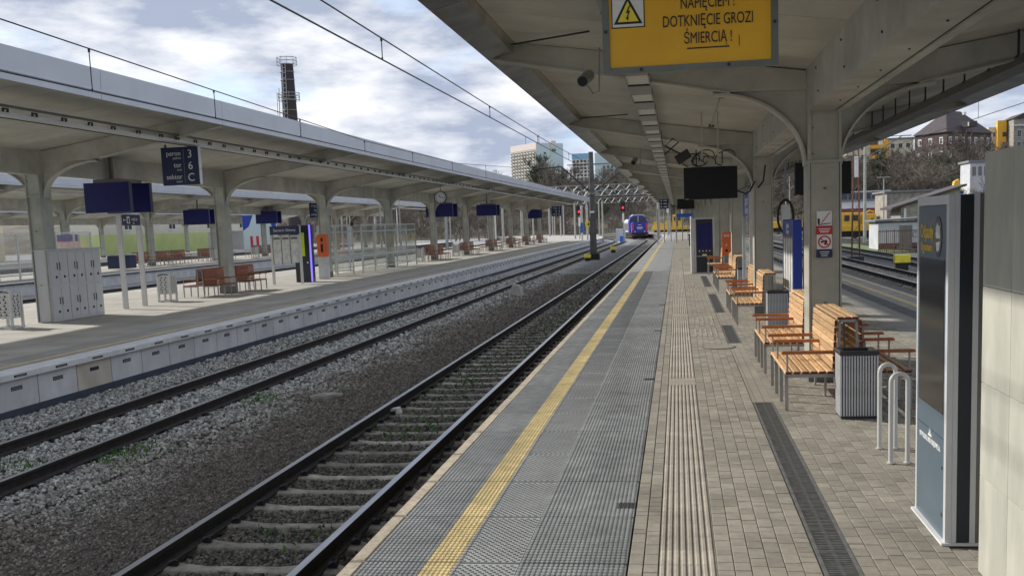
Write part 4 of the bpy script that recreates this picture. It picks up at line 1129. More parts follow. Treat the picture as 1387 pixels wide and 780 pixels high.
tvs(-15.8, 83.0, 3.2, 1.7, .9, 'dark blue screen hanging right of the clock', 1.6)
tvs(-17.3, 120, 3.1, 2.0, 1.0, 'last dark blue screen near the end of the canopy across', 1.6)
fs2 = copy_tree(ps, (-13.9, 112, 3.2), 0, 'small navy platform sign far down the canopy across the tracks')
ck = thing('station_clock', 'round white station clock with dark rim hanging from the canopy across', 'clock', (-14.2, 60, 4.12))
MB().m('sign_navy').disc((0, 0, 0), .38, .22, 'Y', 32).build('rim', ck); MB().m('white').disc((0, -.112, 0), .33, .01, 'Y', 32).build('dial', ck)
s = MB().m('black')
for i in range(12):
    a = i*math.pi/6; s.cbox((.27*math.sin(a), -.12, .27*math.cos(a)), (.03, .006, .07), 0, 0, a)
s.build('hour_mark', ck); s = MB().m('black').cbox((.12, -.122, -.01), (.25, .006, .03), 0, 0, R(4)).cbox((-.04, -.122, .07), (.03, .006, .17), 0, 0, R(-30)); s.build('hand', ck); MB().m('galv').tube([(0, 0, .38), (0, 0, .8)], .03, 6).build('hanger', ck)
# information board, kiosk, SOS pillar
ib = thing('information_board', 'information board with navy Szczecin Główny header and white posters on two posts', 'board', (-18.15, 43.2, 0))
MB().m('post_white').box(0, .10, -.05, .05, 0, 2.62).build('post', ib); MB().m('post_white').box(1.33, 1.43, -.05, .05, 0, 2.62).build('post', ib)
MB().m('sign_navy').box(.02, 1.4, -.06, 0, 2.22, 2.60).build('header', ib); text('Szczecin Główny', .17, 'white', ib, (.71, -.065, 2.41), '-Y', .9)
for i in range(3):
    pp = MB().m('poster').box(.12+i*.41, .49+i*.41, -.02, .0, .95, 2.18).build('poster', ib)
    MB().m('mid_metal').box(.145+i*.41, .46+i*.41, -.024, -.02, 2.0, 2.1).build('print_lines', pp)
for i in range(4): MB().m('mid_metal').box(.09+i*.41, .12+i*.41, -.03, .0, .9, 2.2).build('mullion', ib)
ak = thing('display_pillar', 'dark navy display pillar with lime poster and glowing blue edge strip', 'kiosk', (-17.3, 44.6, 0))
MB().m('kiosk_navy').bbox(-.30, .45, 0, .5, 0, 2.62, .01).build('body', ak); MB().m('lime').box(-.02, .20, -.01, 0, 1.2, 2.28).build('poster', ak); MB().m('led_blue').box(.452, .49, -.01, .05, 0, 2.62).build('light_strip', ak); MB().m('channel_metal').box(.42, .452, -.012, .01, 0, 2.65).build('edge', ak)
MB().m('white').disc((.3, -.004, .9), .04, .008, 'Y', 12).box(.02, .18, -.012, -.008, 2.1, 2.12).box(.02, .18, -.012, -.008, 1.9, 1.91).build('print_lines', ak)
sp_ = thing('help_point', 'orange and grey help point pillar in front of the third column across the tracks', 'help point', (-17.22, 47.2, 0))
MB().m('orange').bbox(-.25, .25, 0, .28, 1.08, 2.15, .01).build('upper_panel', sp_); MB().m('coping').bbox(-.24, .24, .01, .27, 0, 1.08, .01).build('lower_panel', sp_); MB().m('black').box(-.06, .06, -.008, 0, 1.3, 1.7).box(-.05, .05, -.008, 0, 1.82, 2.0).build('speaker', sp_)
# glass shelter
gs = thing('glass_shelter', 'long glass windbreak shelter with light metal frame on the platform across', 'shelter', (-16.75, 50.6, 0))
def gwall(x0, y0, x1, y1, n_, name='pane'):
    d = Vector((x1-x0, y1-y0, 0)); l_ = d.length; a = math.atan2(d.y, d.x)
    for i in range(n_+1):
        p = Vector((x0, y0, 0))+d*(i/n_); MB().m('post_white').cbox((p.x, p.y, 1.3), (.07, .07, 2.6), a).build('post', gs)
    for i in range(n_):
        p = Vector((x0, y0, 0))+d*((i+.5)/n_)
        MB().m('glass').cbox((p.x, p.y, 1.75), (l_/n_-.1, .012, 1.5), a).build(name, gs); MB().m('glass').cbox((p.x, p.y, .6), (l_/n_-.1, .012, .6), a).build(name, gs)
    c = Vector((x0, y0, 0))+d*.5
    for z in (.25, .95, 2.25, 2.6): MB().m('post_white').cbox((c.x, c.y, z), (l_, .05, .06 if z != .95 else .09), a).build('rail', gs)
gwall(-1.7, -.3, -.05, 0, 2); gwall(0, 1.4, 0, 12.6, 5); gwall(-1.8, 12.6, 0, 12.6, 1); gwall(-1.9, 0, -1.9, 12.4, 5)
MB().m('dark_metal').box(-.08, .06, -.06, .06, 2.55, 2.75).build('post_cap', gs)
# second platform across: shelter, benches, screens, board, column bins
gs2 = thing('glass_shelter', 'glass shelter with white frame at the left edge on the second platform across', 'shelter', (-41, 50, 0))
for i in range(9): MB().m('post_white').box(-.05, .05, i*2-.05, i*2+.05, 0, 2.9).build('post', gs2)
for i in range(8): MB().m('glass').box(-.01, .01, i*2+.08, i*2+1.92, .3, 2.8).build('pane', gs2)
for z in (.25, 1.0, 2.85): MB().m('post_white').box(-.04, .04, 0, 16, z, z+.08).build('rail', gs2)
fb = make_bench(1.9, True, True, 'brown slatted bench on the second platform across, first of its row', 'brown benches on the second platform across')
fb.location = (-44.8, 78.0, 0); fb.scale = (1.15, 1.15, 1.15)
for i, (y, lb) in enumerate(((81.6, 'behind the exit sign posts'), (84.4, 'right of the exit sign posts'), (89.6, 'left of the nearest shade-toned bench'), (93.6, 'above the slotted bin'), (101.6, 'behind the second column'), (105.6, 'farther right behind the second column'), (113.6, 'farthest right of its row'))):
    copy_tree(fb, (-44.8, y, 0), 0, 'brown bench on the second platform across, %s' % lb)
for (x, y, z, lb) in ((-42, 84, 3.4, 'dark blue screen hanging under the second canopy, left of the second column'), (-44, 104, 3.5, 'dark blue screen hanging under the second canopy, right of the second column')):
    tvs(x, y, z, 2.4, 1.3, lb)
copy_tree(ps, (-40.6, 108, 4.0), 0, 'navy platform sign under the second canopy, between the second and third columns').scale = (1.5, 1.5, 1.5)
bb = thing('timetable_board', 'white timetable board with navy header behind the locker cabinet', 'board', (-43.6, 67, 0))
MB().m('post_white').box(-.9, -.8, 0, .1, 0, 2.8).build('post', bb); MB().m('post_white').box(1.0, 1.1, 0, .1, 0, 2.8).build('post', bb); MB().m('blue_frame').box(-.8, 1.0, -.02, .08, 2.3, 2.8).build('header', bb); MB().m('poster').box(-.8, .07, 0, .06, 1.1, 2.25).build('poster', bb); MB().m('poster').box(.13, 1.0, 0, .06, 1.1, 2.25).build('poster', bb)
bx = thing('sand_box', 'dark navy box standing beside the timetable board on the second platform', 'box', (-42.6, 72, 0)); MB().m('sign_navy').bbox(-.9, .9, 0, 1, .1, 1.1, .05).build('bin', bx); MB().m('bin_rib').bbox(-.95, .95, -.05, 1.05, 1.1, 1.2, .05).build('lid', bx)
copy_tree(wb, (-44, 75, 0), 0, 'white slotted bin on the second platform across, beside the navy box').scale = (1.2, 1.2, 1.2)
copy_tree(wb, (-42.5, 88, 0), 0, 'white slotted bin on the second platform across, left of the second column').scale = (1.2, 1.2, 1.2)
copy_tree(wb, (-42.5, 97, 0), 0, 'white slotted bin on the second platform across, right of the second column').scale = (1.2, 1.2, 1.2)
# blue-white mural wall piece behind info board
mw = thing('poster_wall', 'pale blue and navy poster wall behind the second column', 'wall', (-62, 138, 0))
MB().m('tower_mint').box(0, 5, 0, .3, 0, 5.4).build('panel', mw); MB().m('blue_frame').prism([(0, 5.2), (1.6, 5.2), (.9, 3.6), (0, 3)], -.02, 0).prism([(3.5, 5.3), (5, 5.3), (5, 3), (4.4, 3.4), (4, 4.6)], -.02, 0).build('print', mw)
for i in range(3): MB().m('red').box(1+i*.9, 1.4+i*.9, -.03, 0, .4, 2.2).build('stripe', mw)

# long building with green lower wall
gb = thing('station_building', 'long low building with lime green lower wall and pale upper wall behind platforms', 'building', (-92, 152, 0))
MB().m('green_wall').box(-6, 0, 0, 56, -.8, 3.3).build('lower_wall', gb); MB().m('pale_wall').box(-6, -.02, 0, 56, 3.3, 6.6).build('upper_wall', gb); MB().m('grey_roof').box(-6.3, .3, -.3, 56.3, 6.6, 6.9).build('roof', gb)
for i in range(4):
    wv = MB().m('window_white').box(0, .06, 6+i*15, 8.6+i*15, 3.9, 5.8).build('window', gb)
    MB().m('window_dark').box(.05, .08, 6.2+i*15, 7.2+i*15, 4.1, 5.6).box(.05, .08, 7.4+i*15, 8.4+i*15, 4.1, 5.6).build('pane', wv)
for (y, m_, L2) in ((40, 'white', 9), (56, 'mid_metal', 8)):
    pass
gbx = thing('service_container', 'grey windowless service container standing before the green wall', 'container', (-84, 172, 0)); MB().m('cabinet_white').bbox(0, 3, 0, 12, 0, 3.3, .05).build('body', gbx); MB().m('mid_metal').box(3, 3.05, 1, 2.2, .2, 2.4).build('door', gbx)
# far-left backdrop building behind the glass shelter
lb_ = thing('office_block', 'grey office block with window rows behind the far left glass shelter', 'building', (-150, 120, 0))
MB().m('house_cream').box(0, 20, 0, 60, -.8, 9).build('wall', lb_)
for i in range(12):
    for j in range(2):
        MB().m('window_dark').box(19.9, 20.05, 2+i*4.8, 4.6+i*4.8, 1.6+j*3.6, 3.6+j*3.6).build('window', lb_)
KIND = ('spreading', 'upright', 'broad', 'dense olive', 'thin')
def place(x, y):
    px = 917+1354*x/y; d = 'nearer' if y < 215 else ('mid distance' if y < 300 else ('far' if y < 345 else 'farthest'))
    for lim, wd_ in ((480, 'left of the help pillar column'), (560, 'behind the glass shelter'), (620, 'below the clock'), (680, 'left of the tower blocks'), (730, 'under the cream tower block'), (775, 'under the mint tower block'), (815, 'around the catenary pole'), (860, 'behind the lattice gantries'), (935, 'behind the blue locomotive'), (1090, 'between the first two columns'), (1165, 'right beside the nearest column'), (1210, 'below the yellow balconies'), (1270, 'below the left half of the brick house'), (1320, 'below the right half of the brick house')):
        if px < lim: return d, wd_
    return d, 'above the clad wall'
# ================================================================== OVERHEAD LINES, POLES
def wire(pts, r, label, group=None):
    return tag(MB().m('black').tube(pts, r, 5, cap=False).build('overhead_wire'), label, 'wire', group)
wire([(-4.2, -3, 4.66), (-4.2, 10.3, 4.66), (-4.2, 23, 4.70), (-4.2, 44, 4.74), (-4.5, 84, 4.78)], .012, 'lower contact wire above the nearest track, crossing the sky to the far pole')
wire([(-4.2, -3, 5.10), (-4.2, 12, 4.99), (-4.2, 23, 4.95), (-4.2, 33, 4.94), (-4.2, 50, 5.1), (-4.5, 84, 6.8)], .011, 'upper messenger wire above the nearest track with droppers to the contact wire')
wire([(-8.7, 2, 4.45), (-8.7, 44, 4.47), (-8.7, 84, 4.6), (-9.5, 140, 4.8)], .012, 'contact wire of the second track running across the left canopy fascia')
wire([(-8.7, 2, 5.5), (-8.7, 12.4, 5.13), (-8.7, 18.5, 4.98), (-8.7, 28, 4.75), (-8.7, 40, 4.80), (-8.7, 60, 5.6), (-9.4, 84, 7.0)], .011, 'upper wire over the second track, above the left canopy roof edge')
wire([(9.95, 12, 5.15), (9.95, 45, 5.25), (9.95, 110, 5.3)], .012, 'wire over the tracks at right, seen against the sky by the brick house')
gd = 'droppers between the overhead wires'
for i, (y, x, za, zb) in enumerate(((14.5, -4.2, 4.67, 4.98), (23, -4.2, 4.70, 4.95), (31, -4.2, 4.72, 4.94), (40, -4.2, 4.73, 5.0), (14.4, -8.7, 4.45, 5.07), (18.5, -8.7, 4.45, 4.98), (22.9, -8.7, 4.46, 4.86), (27.8, -8.7, 4.46, 4.75), (33, -8.7, 4.46, 4.77), (39, -8.7, 4.46, 4.80), (46, -8.7, 4.48, 5.02), (35.5, 9.95, 5.2, 6.6))):
    t = MB().m('black').tube([(x, y, za), (x, y, zb)], .008, 5).cbox((x, y, zb-.02), (.03, .02, .05)).cbox((x, y, za+.02), (.02, .02, .04))
    side = 'nearest track' if x == -4.2 else ('second track' if x < 0 else 'right hand tracks')
    od = ('first', 'second', 'third', 'fourth', 'first', 'second', 'third', 'fourth', 'fifth', 'sixth', 'seventh', 'only')[i]
    tag(t.build('dropper'), '%s vertical dropper from the left on the overhead wires of the %s' % (od, side), 'wire', gd)
p = thing('catenary_pole', 'tall dark concrete catenary pole standing between the two tracks with spread arms', 'pole', (-7.0, 84, -.8))
MB().m('pole_dark').tube([(0, 0, .4), (0, 0, 5.0), (0, 0, 8.9)], .30, 10, .20).build('shaft', p); MB().m('black').bbox(-.48, .48, -.48, .48, 0, .55, .04).build('foot', p)
MB().m('dark_metal').tube([(0, 0, 5.5), (-2.5, 0, 7.8), (-4.6, 0, 7.7)], .07, 6).build('arm', p); MB().m('dark_metal').tube([(0, 0, 5.5), (2.6, 0, 7.3), (4.1, 0, 7.8)], .05, 6).build('arm', p)
MB().m('mid_metal').disc((0, 0, 5.5), .36, .25, 'Z', 12).build('collar', p); MB().m('dark_metal').tube([(-2.0, 0, 7.9), (1.6, 0, 7.9)], .035, 5).build('crossbar', p); MB().m('white').box(-.18, .18, -.30, -.27, 3.9, 4.05).build('plate', p)
def mast(x, y, h_, label, group, r_=.16, arm=0, lamp=False, mt='concrete_pole', z0=-.8):
    if group == gm and label.startswith('pale slim mast'):
        label = '%s %s mast %s' % ('tall' if h_ > 7.3 else 'short', {'concrete_pole': 'concrete', 'galv': 'grey steel', 'post_white': 'white'}[mt], place(x, y)[1])
        label = ('far ' if y > 185 else 'nearer ')+('' if not arm else 'bracketed ')+label
    t = thing('mast', label, 'mast', (x, y, z0), 0, group)
    MB().m(mt).tube([(0, 0, 0), (0, 0, h_)], r_, 7, r_*.7).build('shaft', t)
    if arm: MB().m('mid_metal').tube([(0, 0, h_*.78), (arm, 0, h_*.97), (arm*1.25, 0, h_*.97)], .05, 5).tube([(0, 0, h_*.97), (arm, 0, h_*.97)], .035, 5).build('arm', t)
    if lamp: MB().m('galv').box(-.7, .7, -.12, .12, h_, h_+.12).build('lamp_head', t)
    return t
rr = random.Random(11)
gm = 'masts and posts around the tracks beyond the canopies'
for i in range(16):
    y = rr.uniform(150, 250); px = rr.uniform(705, 905); x = (px-917)/1354*y
    if 838 < px < 892: continue
    if abs(x+3.92-cv(y)) < 2.2 or abs(x+8.7-cv(y)) < 2: x -= 3
    mast(x, y, rr.uniform(6, 9.5), 'pale slim mast beyond the platform ends, in front of the wooded hill', gm, .15, rr.choice((0, 0, 2.2, -2.4)))
for i in range(26):
    y = rr.uniform(120, 230); px = rr.uniform(435, 700); x = (px-917)/1354*y
    if -26 < x < -10: continue
    mast(x, y, rr.uniform(5.5, 9), 'pale slim mast among the sidings seen between the left canopy columns', gm, .13, rr.choice((0, 2, -2, 0)), mt=rr.choice(('concrete_pole', 'galv', 'post_white')))
mast(17.8, 100, 10.5, 'concrete mast with a long diagonal arm right of the nearest column', gm, .17, 3.4)
mast(23.45, 120, 7.0, 'grey double headed lamp post in front of the pink building', gm, .10, 0, True)
mast(10.9, 75, 9.5, 'thin pale post beside the rusty lattice mast', gm, .06, 0)
mast(17.5, 118, 6.5, 'thin pale post in front of the yellow rail vehicle', gm, .07, 0)
mast(43.5, 150, 10.2, 'thin dark post just left of the clad wall, before the white building', gm, .10, 0, mt='dark_metal')
for i, (x, y, h_) in enumerate(((8.2, 100, 7.0), (8.9, 104, 6.5), (12.5, 120, 7.5), (13.8, 128, 8))):
    mast(x, y, h_, 'slim mast seen between the second column and the hanging black screen', gm, .08, 0 if i < 2 else 2)
# rusty lattice mast
lm = thing('lattice_mast', 'rusty lattice mast on a dark footing beside the right hand track', 'mast', (11.2, 66, -.8))
MB().m('dark_metal').bbox(-.45, .45, -.35, .35, 0, .35, .04).build('footing', lm)
for (sx_, sy_2) in ((-1, -1), (1, -1), (-1, 1), (1, 1)): MB().m('rust').tube([(sx_*.24, sy_2*.15, .3), (sx_*.12, sy_2*.10, 9.6)], .028, 4).build('leg', lm)
for i in range(14):
    z = .5+i*.64; a = .24-.12*z/9.6; b_ = .24-.12*(z+.64)/9.6; s1 = 1 if i % 2 else -1
    MB().m('rust').tube([(s1*a, -.15, z), (-s1*b_, -.14, z+.62)], .016, 4).build('brace', lm)
MB().m('white').box(-.12, .12, -.2, -.17, 5.3, 6.6).build('plate', lm)
# track markers
for (x, y, z, sz, lb) in ((11.52, 54.1, -.8, 1.5, 'yellow topped black track marker box beside the right hand track'), (-7.3, 81.4, -.8, 1, 'low yellow track marker beside the foot of the catenary pole'), (-6.5, 102, -.8, 1.1, 'low yellow track marker beyond the catenary pole')):
    t = thing('track_marker', lb, 'marker', (x, y, z)); MB().m('sign_yellow2').bbox(-.26*sz, .26*sz, -.1, .3, .28*sz, .55*sz, .02).build('top', t); MB().m('black').box(-.2*sz, .2*sz, -.05, .25, 0, .28*sz).build('foot', t)
o = tag(MB().m('concrete_pole').prism([(-.35, 0), (.3, 0), (.1, .5), (-.15, .55)], -.2, .2).build('stone_marker', None, (-6.9, 42.5, -.8)), 'small weathered stone marker standing in the ballast between the tracks', 'marker')
tag(MB().m('white').prism([(-.10, 0), (.12, 0), (.08, .10), (-.06, .08)], -.06, .06).build('pale_stone', None, (-4.6, 15.5, -.73)), 'single pale lump of stone lying beside the near rail', 'stone')

# gantries
def gantry(x0, x1, y, z, hgt, label):
    t = thing('signal_gantry', label, 'gantry', (x0, y, -.8)); W_ = x1-x0; z += .8
    for dz in (0, hgt):
        for dy in (0, .9): MB().m('galv').box(0, W_, dy-.035, dy+.035, z+dz-.035, z+dz+.035).build('chord', t)
    n_ = int(W_/1.4)
    for i in range(n_):
        a, b_ = i*W_/n_, (i+1)*W_/n_
        MB().m('galv').tube([(a, 0, z), ((a+b_)/2, 0, z+hgt), (b_, 0, z)], .03, 4).tube([(a, .9, z), ((a+b_)/2, .9, z+hgt), (b_, .9, z)], .03, 4).build('lattice', t)
    for a in (0, W_): MB().m('concrete_pole').tube([(a, .45, 0), (a, .45, z+hgt+.5)], .22, 8, .16).build('leg', t)
    return t
gantry(-22, -2.6, 142, 6.8, .8, 'pale lattice gantry spanning the tracks, nearest one behind the catenary pole')
gantry(-30, -1.5, 172, 6.9, .9, 'second pale lattice gantry spanning the tracks behind the first')
gantry(-26, 1.0, 205, 6.3, 1.0, 'third lattice gantry, farthest and lowest in front of the hill')
# signals
def signal(x, y, zh, lit, label):
    t = thing('rail_signal', label, 'signal', (x, y, -.8))
    MB().m('galv').tube([(0, .1, 0), (0, .1, zh+.6)], .08, 6).build('post', t); MB().m('black').bbox(-.36, .36, -.05, .12, zh+.2, zh+1.6, .03).build('head', t)
    MB().m('white').box(-.14, .14, -.02, .02, zh-1.4, zh-.1).build('plate', t)
    MB().m('lamp_red' if lit else 'dark_metal').disc((0, -.08, zh+.75), .15, .06, 'Y', 12).build('lamp', t)
signal(-7.95, 150, 4.45, True, 'rail signal showing red left of the blue locomotive')
signal(-14.5, 150, 4.1, True, 'rail signal showing red under the end of the left canopy')
signal(-1.4, 150, 5.6, False, 'unlit dark rail signal under the end of the near canopy')
for x, lb in ((-13.2, 'left'), (-12.45, 'right')):
    t = thing('white_post', '%s one of two white posts with blue foot beyond the left platform' % lb, 'post', (x, 140, -.8)); MB().m('post_white').tube([(0, 0, 0), (0, 0, 5.6)], .15, 8).build('shaft', t)
    if lb == 'left': MB().m('blue_light').box(-.16, .16, -.17, .17, 1.8, 3.2).build('band', t)
t = thing('yellow_sign', 'small yellow square track sign by the white posts beyond the left canopy', 'sign', (-12.2, 139, 1.8)); MB().m('sign_yellow2').box(-.42, .42, 0, .05, 0, .75).build('board', t); MB().m('black').box(-.1, .12, -.006, 0, .2, .5).build('figure', t)
tag(MB().m('blue_light').tube([(-8.3, 152, -.8), (-8.3, 152, .2)], .35, 10).build('blue_barrel'), 'blue barrel standing at the foot of the red signal', 'barrel')
tag(MB().m('white_wall').bbox(-10.2, -8.7, 168, 170, -.8, 1.2, .05).build('white_cabinet'), 'white trackside cabinet left of the blue locomotive', 'cabinet')

# locomotive
lc = thing('locomotive', 'blue and red shunting locomotive with dark cab windows standing on the nearest track far ahead', 'locomotive', (-6.5, 176, -.55), R(8))
MB().m('loco_blue').prism([(-1.25, .9), (-1.35, 1.2), (-1.35, 2.5), (-1.1, 2.75), (1.1, 2.75), (1.35, 2.5), (1.35, 1.2), (1.25, .9)], 0, 2.6).build('nose', lc)
MB().m('loco_blue').prism([(-1.55, .9), (-1.55, 2.9), (-1.30, 3.75), (-.8, 4.05), (.8, 4.05), (1.30, 3.75), (1.55, 2.9), (1.55, .9)], 2.6, 5.2).build('cab', lc)
MB().m('fascia_metal').prism([(-1.32, 3.72), (-.8, 4.08), (.8, 4.08), (1.32, 3.72), (1.25, 3.62), (.75, 3.9), (-.75, 3.9), (-1.25, 3.62)], 2.5, 5.4).build('roof', lc)
MB().m('cabinet_white').prism([(-1.5, 1.0), (-1.5, 2.9), (-1.1, 3.3), (1.1, 3.3), (1.5, 2.9), (1.5, 1.0)], 5.2, 14.5).build('rear_hood', lc)
for k_ in range(5): MB().m('mid_metal').box(-1.53, -1.49, 6+k_*1.6, 7.2+k_*1.6, 1.3, 2.6).build('grille', lc)
for x in (-.68, .68): MB().m('window_dark').box(x-.55, x+.55, 2.56, 2.61, 2.85, 3.6).build('cab_window', lc)
MB().m('fascia_metal').box(-.07, .07, 2.53, 2.6, 2.8, 3.8).build('window_pillar', lc)
for x in (-1.18, 1.18):
    MB().m('loco_red').box(x-.10, x+.10, -.02, .02, 1.35, 2.5).build('red_stripe', lc)
MB().m('white').box(-.5, .5, -.02, .01, 1.72, 1.86).box(-.42, .42, -.02, .01, 1.5, 1.56).box(-.3, .3, -.02, .01, 2.2, 2.28).build('print_lines', lc)
for x in (-.85, .85): MB().m('white').disc((x, -.04, 1.1), .10, .05, 'Y', 10).build('headlight', lc)
MB().m('black').box(-1.5, 1.5, -.05, 14.5, .6, .92).build('frame', lc)
MB().m('loco_red').box(-1.4, -1.0, -.18, -.14, .45, .6).box(1.0, 1.4, -.18, -.14, .45, .6).build('step_edge', lc)
MB().m('black').box(-1.45, 1.45, -.15, .1, .2, .75).box(-1.3, 1.3, .3, 13.5, .1, .65).build('buffer_beam', lc)
MB().m('dark_metal').tube([(0, -.35, .5), (0, -.15, .5)], .09, 6).tube([(-.3, -.2, .5), (-.3, -.25, .1)], .04, 5).tube([(.3, -.2, .5), (.3, -.25, .1)], .04, 5).build('coupler', lc)
for x in (-.87, .87): MB().m('dark_metal').tube([(x, -.6, .6), (x, -.15, .6)], .2, 10, .1).build('buffer', lc)
for x in (-1.45, 1.45): MB().m('post_white').tube([(x, -.05, .9), (x, -.05, 2.0), (x, 1.2, 2.0)], .025, 5).build('handrail', lc)
for y in (1.2, 3.2, 9.5, 11.8):
    for x in (-.75, .75): MB().m('dark_metal').disc((x, y, .48), .48, .12, 'X', 16).build('wheel', lc)

# yellow works train ahead
wt = thing('works_train', 'yellow and orange works machine on flat wagons across the end of the platform', 'rail vehicle', (-5.2, 205, -.5))
MB().m('wagon_yellow').bbox(0, 12, 0, 2.8, .9, 1.5, .05).build('flat_wagon', wt); MB().m('black').box(.5, 11.5, .2, 2.4, .2, .9).build('underframe', wt)
MB().m('wagon_yellow').prism([(.2, 1.5), (.6, 2.7), (1.6, 2.4), (2.4, 2.0), (3, 2.9), (3.6, 3.2), (4, 1.5)], .4, 2.4).build('hopper', wt)
MB().m('wagon_yellow').bbox(4.2, 6.2, .3, 2.5, 1.5, 3.9, .1).build('cab', wt); MB().m('window_dark').box(4.5, 5.0, .28, .3, 2.7, 3.5).build('window', wt); MB().m('window_dark').box(5.3, 5.9, .28, .3, 2.7, 3.5).build('window', wt)
MB().m('rust').box(5.05, 5.25, .2, .3, 1.2, 3.4).build('ladder', wt); MB().m('wagon_yellow').bbox(9.2, 10.6, .3, 2.5, 1.5, 2.3, .08).build('engine_box', wt)
for x in (1.5, 3.3, 8.5, 10.5): MB().m('black').disc((x, -.02, .5), .5, .12, 'Y', 14).build('wheel', wt)
# right: flat wagons and yellow vehicle
fw = thing('flat_wagon', 'yellow flat wagon behind the blue timetable stand', 'rail vehicle', (14.5, 180, -.5)); MB().m('wagon_yellow').bbox(0, 9, 0, 2.8, .8, 1.9, .05).build('deck', fw); MB().m('black').box(.3, 8.7, .2, 2.5, .1, .8).build('underframe', fw); MB().m('rust').box(4, 7, -.05, .0, .2, .8).build('brake_gear', fw)
for x in (1.2, 3.0, 6.2, 8.0): MB().m('black').disc((x, -.1, .45), .45, .12, 'Y', 14).build('wheel', fw)
yv = thing('rail_crane', 'yellow rail maintenance vehicle with box cab in front of the pink building', 'rail vehicle', (16.6, 125, -.7))
MB().m('wagon_yellow').bbox(0, 7.0, 0, 2.6, .9, 1.6, .05).build('deck', yv); MB().m('black').box(.2, 6.9, .2, 2.4, .2, .9).build('underframe', yv)
MB().m('wagon_yellow').bbox(3.0, 5.2, .1, 2.5, 1.6, 3.1, .08).build('cab', yv); MB().m('wagon_yellow').bbox(5.3, 6.95, .1, 2.5, 1.2, 2.9, .08).build('cab', yv); MB().m('window_dark').box(3.3, 3.9, .07, .1, 2.1, 2.8).build('window', yv); MB().m('window_dark').box(4.3, 4.9, .07, .1, 2.1, 2.8).build('window', yv); MB().m('window_dark').box(5.6, 5.9, .07, .1, 1.9, 2.3).build('window', yv); MB().m('window_dark').box(6.4, 6.7, .07, .1, 1.9, 2.3).build('window', yv)
MB().m('wagon_yellow').tube([(5.8, 1, 2.9), (6.4, 1, 3.3), (6.9, 1, 3.1)], .09, 6).tube([(5.4, 1, 2.9), (5.8, 1, 3.2)], .07, 6).build('boom', yv); MB().m('orange').bbox(.2, 2.6, .1, 2.5, 1.6, 2.9, .1).build('hopper', yv)
for x in (1, 2.5, 4.5, 6): MB().m('black').disc((x, -.02, .45), .45, .12, 'Y', 14).build('wheel', yv)

# ================================================================== BUILDINGS
def facade(root, p0, p1, z0, z1, nx, nz, wd, hg, mts, name='window', pane='pane', rim=.08, off=.06, margin=.5):
    p0, p1 = Vector((*p0, 0)), Vector((*p1, 0)); d = p1-p0; a = math.atan2(d.y, d.x)
    fm = MB().m(mts[0]).box(-wd/2, wd/2, -off, .05, -hg/2, hg/2).mesh(name)
    pm = MB().m(mts[1]).box(-wd/2+rim, -rim*.4, -off-.04, -off+.01, -hg/2+rim, hg/2-rim).box(rim*.4, wd/2-rim, -off-.04, -off+.01, -hg/2+rim, hg/2-rim).mesh(pane)
    for i in range(nx):
        for j in range(nz):
            t = (i+margin)/(nx-1+2*margin); q = p0+d*t; z = z0+(z1-z0)*(j+.5)/nz
            o = link(name, fm, root, (q.x, q.y, z), a); link(pane, pm, o)
# red brick house
rh = thing('brick_house', 'big dark brick house with brown hipped roof and white windows on the wooded slope', 'house', (0, 0, 0))
Nn, Ll, Rr = Vector((73.2, 290)), Vector((67.0, 300)), Vector((88.5, 303)); Dd = Ll+Rr-Nn
MB().m('brickwork').prism([tuple(Nn), tuple(Rr), tuple(Dd), tuple(Ll)], 6, 23.6, 'Z').build('wall', rh)
c = (Ll+Rr)/2
def ov(p, k_=1.06): return tuple(c+(p-c)*k_)
rf = MB().m('roof_brown'); pts = [ov(Nn), ov(Rr), ov(Dd), ov(Ll)]
ax = (Rr-Nn).normalized(); ra, rbp = c-ax*3.2, c+ax*3.2
vs = [(p[0], p[1], 23.5) for p in pts]+[(ra.x, ra.y, 30.0), (rbp.x, rbp.y, 30.0)]
rf.add(vs, [(0, 1, 5, 4), (1, 2, 5), (2, 3, 4, 5), (3, 0, 4), (0, 3, 2, 1)]); rfo = rf.build('roof', rh)
facade(rh, Ll, Nn, 8.2, 23.2, 3, 4, 1.3, 1.9, ('window_white', 'window_dark'), rim=.26)
facade(rh, Nn, Rr, 8.2, 23.2, 7, 4, 1.3, 1.9, ('window_white', 'window_dark'), rim=.26)
dm = MB().m('roof_brown').cbox((80.0, 294.2, 25.6), (3.2, 3.0, 1.6), math.atan2(13, 15.3)).build('dormer', rfo); MB().m('window_white').cbox((80.0, 292.8, 25.5), (1.8, .3, 1.0), math.atan2(13, 15.3)).build('dormer_window', rfo)
MB().m('window_white').cbox((79.4, 296.6, 28.8), (1.0, .6, .8), math.atan2(13, 15.3)).build('skylight', rfo)
# yellow-balconied block at left of it
yb = thing('apartment_block', 'cream apartment block with yellow balconies left of the brick house', 'building', (54, 335, 0))
MB().m('house_cream').box(0, 20.5, 0, 12, 6, 25.2).build('wall', yb); MB().m('grey_roof').box(-.3, 20.8, -.3, 12.3, 25.2, 25.7).build('roof', yb)
facade(yb, (.5, 0), (6, 0), 9, 24.8, 3, 5, 1.5, 1.7, ('window_white', 'window_dark'))
facade(yb, (13, 0), (20, 0), 9, 24.8, 3, 5, 1.3, 1.6, ('window_white', 'window_dark'))
for j in range(5):
    b_ = MB().m('house_yellow').box(7.2, 11.4, -1.2, 0, 10.0+j*3.15, 11.1+j*3.15).build('balcony', yb); MB().m('brick_red').box(7.3, 9.6, -.06, 0, 11.1+j*3.15, 12.9+j*3.15).build('recess', yb); MB().m('window_white').box(9.8, 11.2, -.08, 0, 11.2+j*3.15, 12.8+j*3.15).build('window', yb)
MB().m('house_yellow').box(11.4, 12.6, -1.2, 0, 8, 25.4).build('pier', yb)
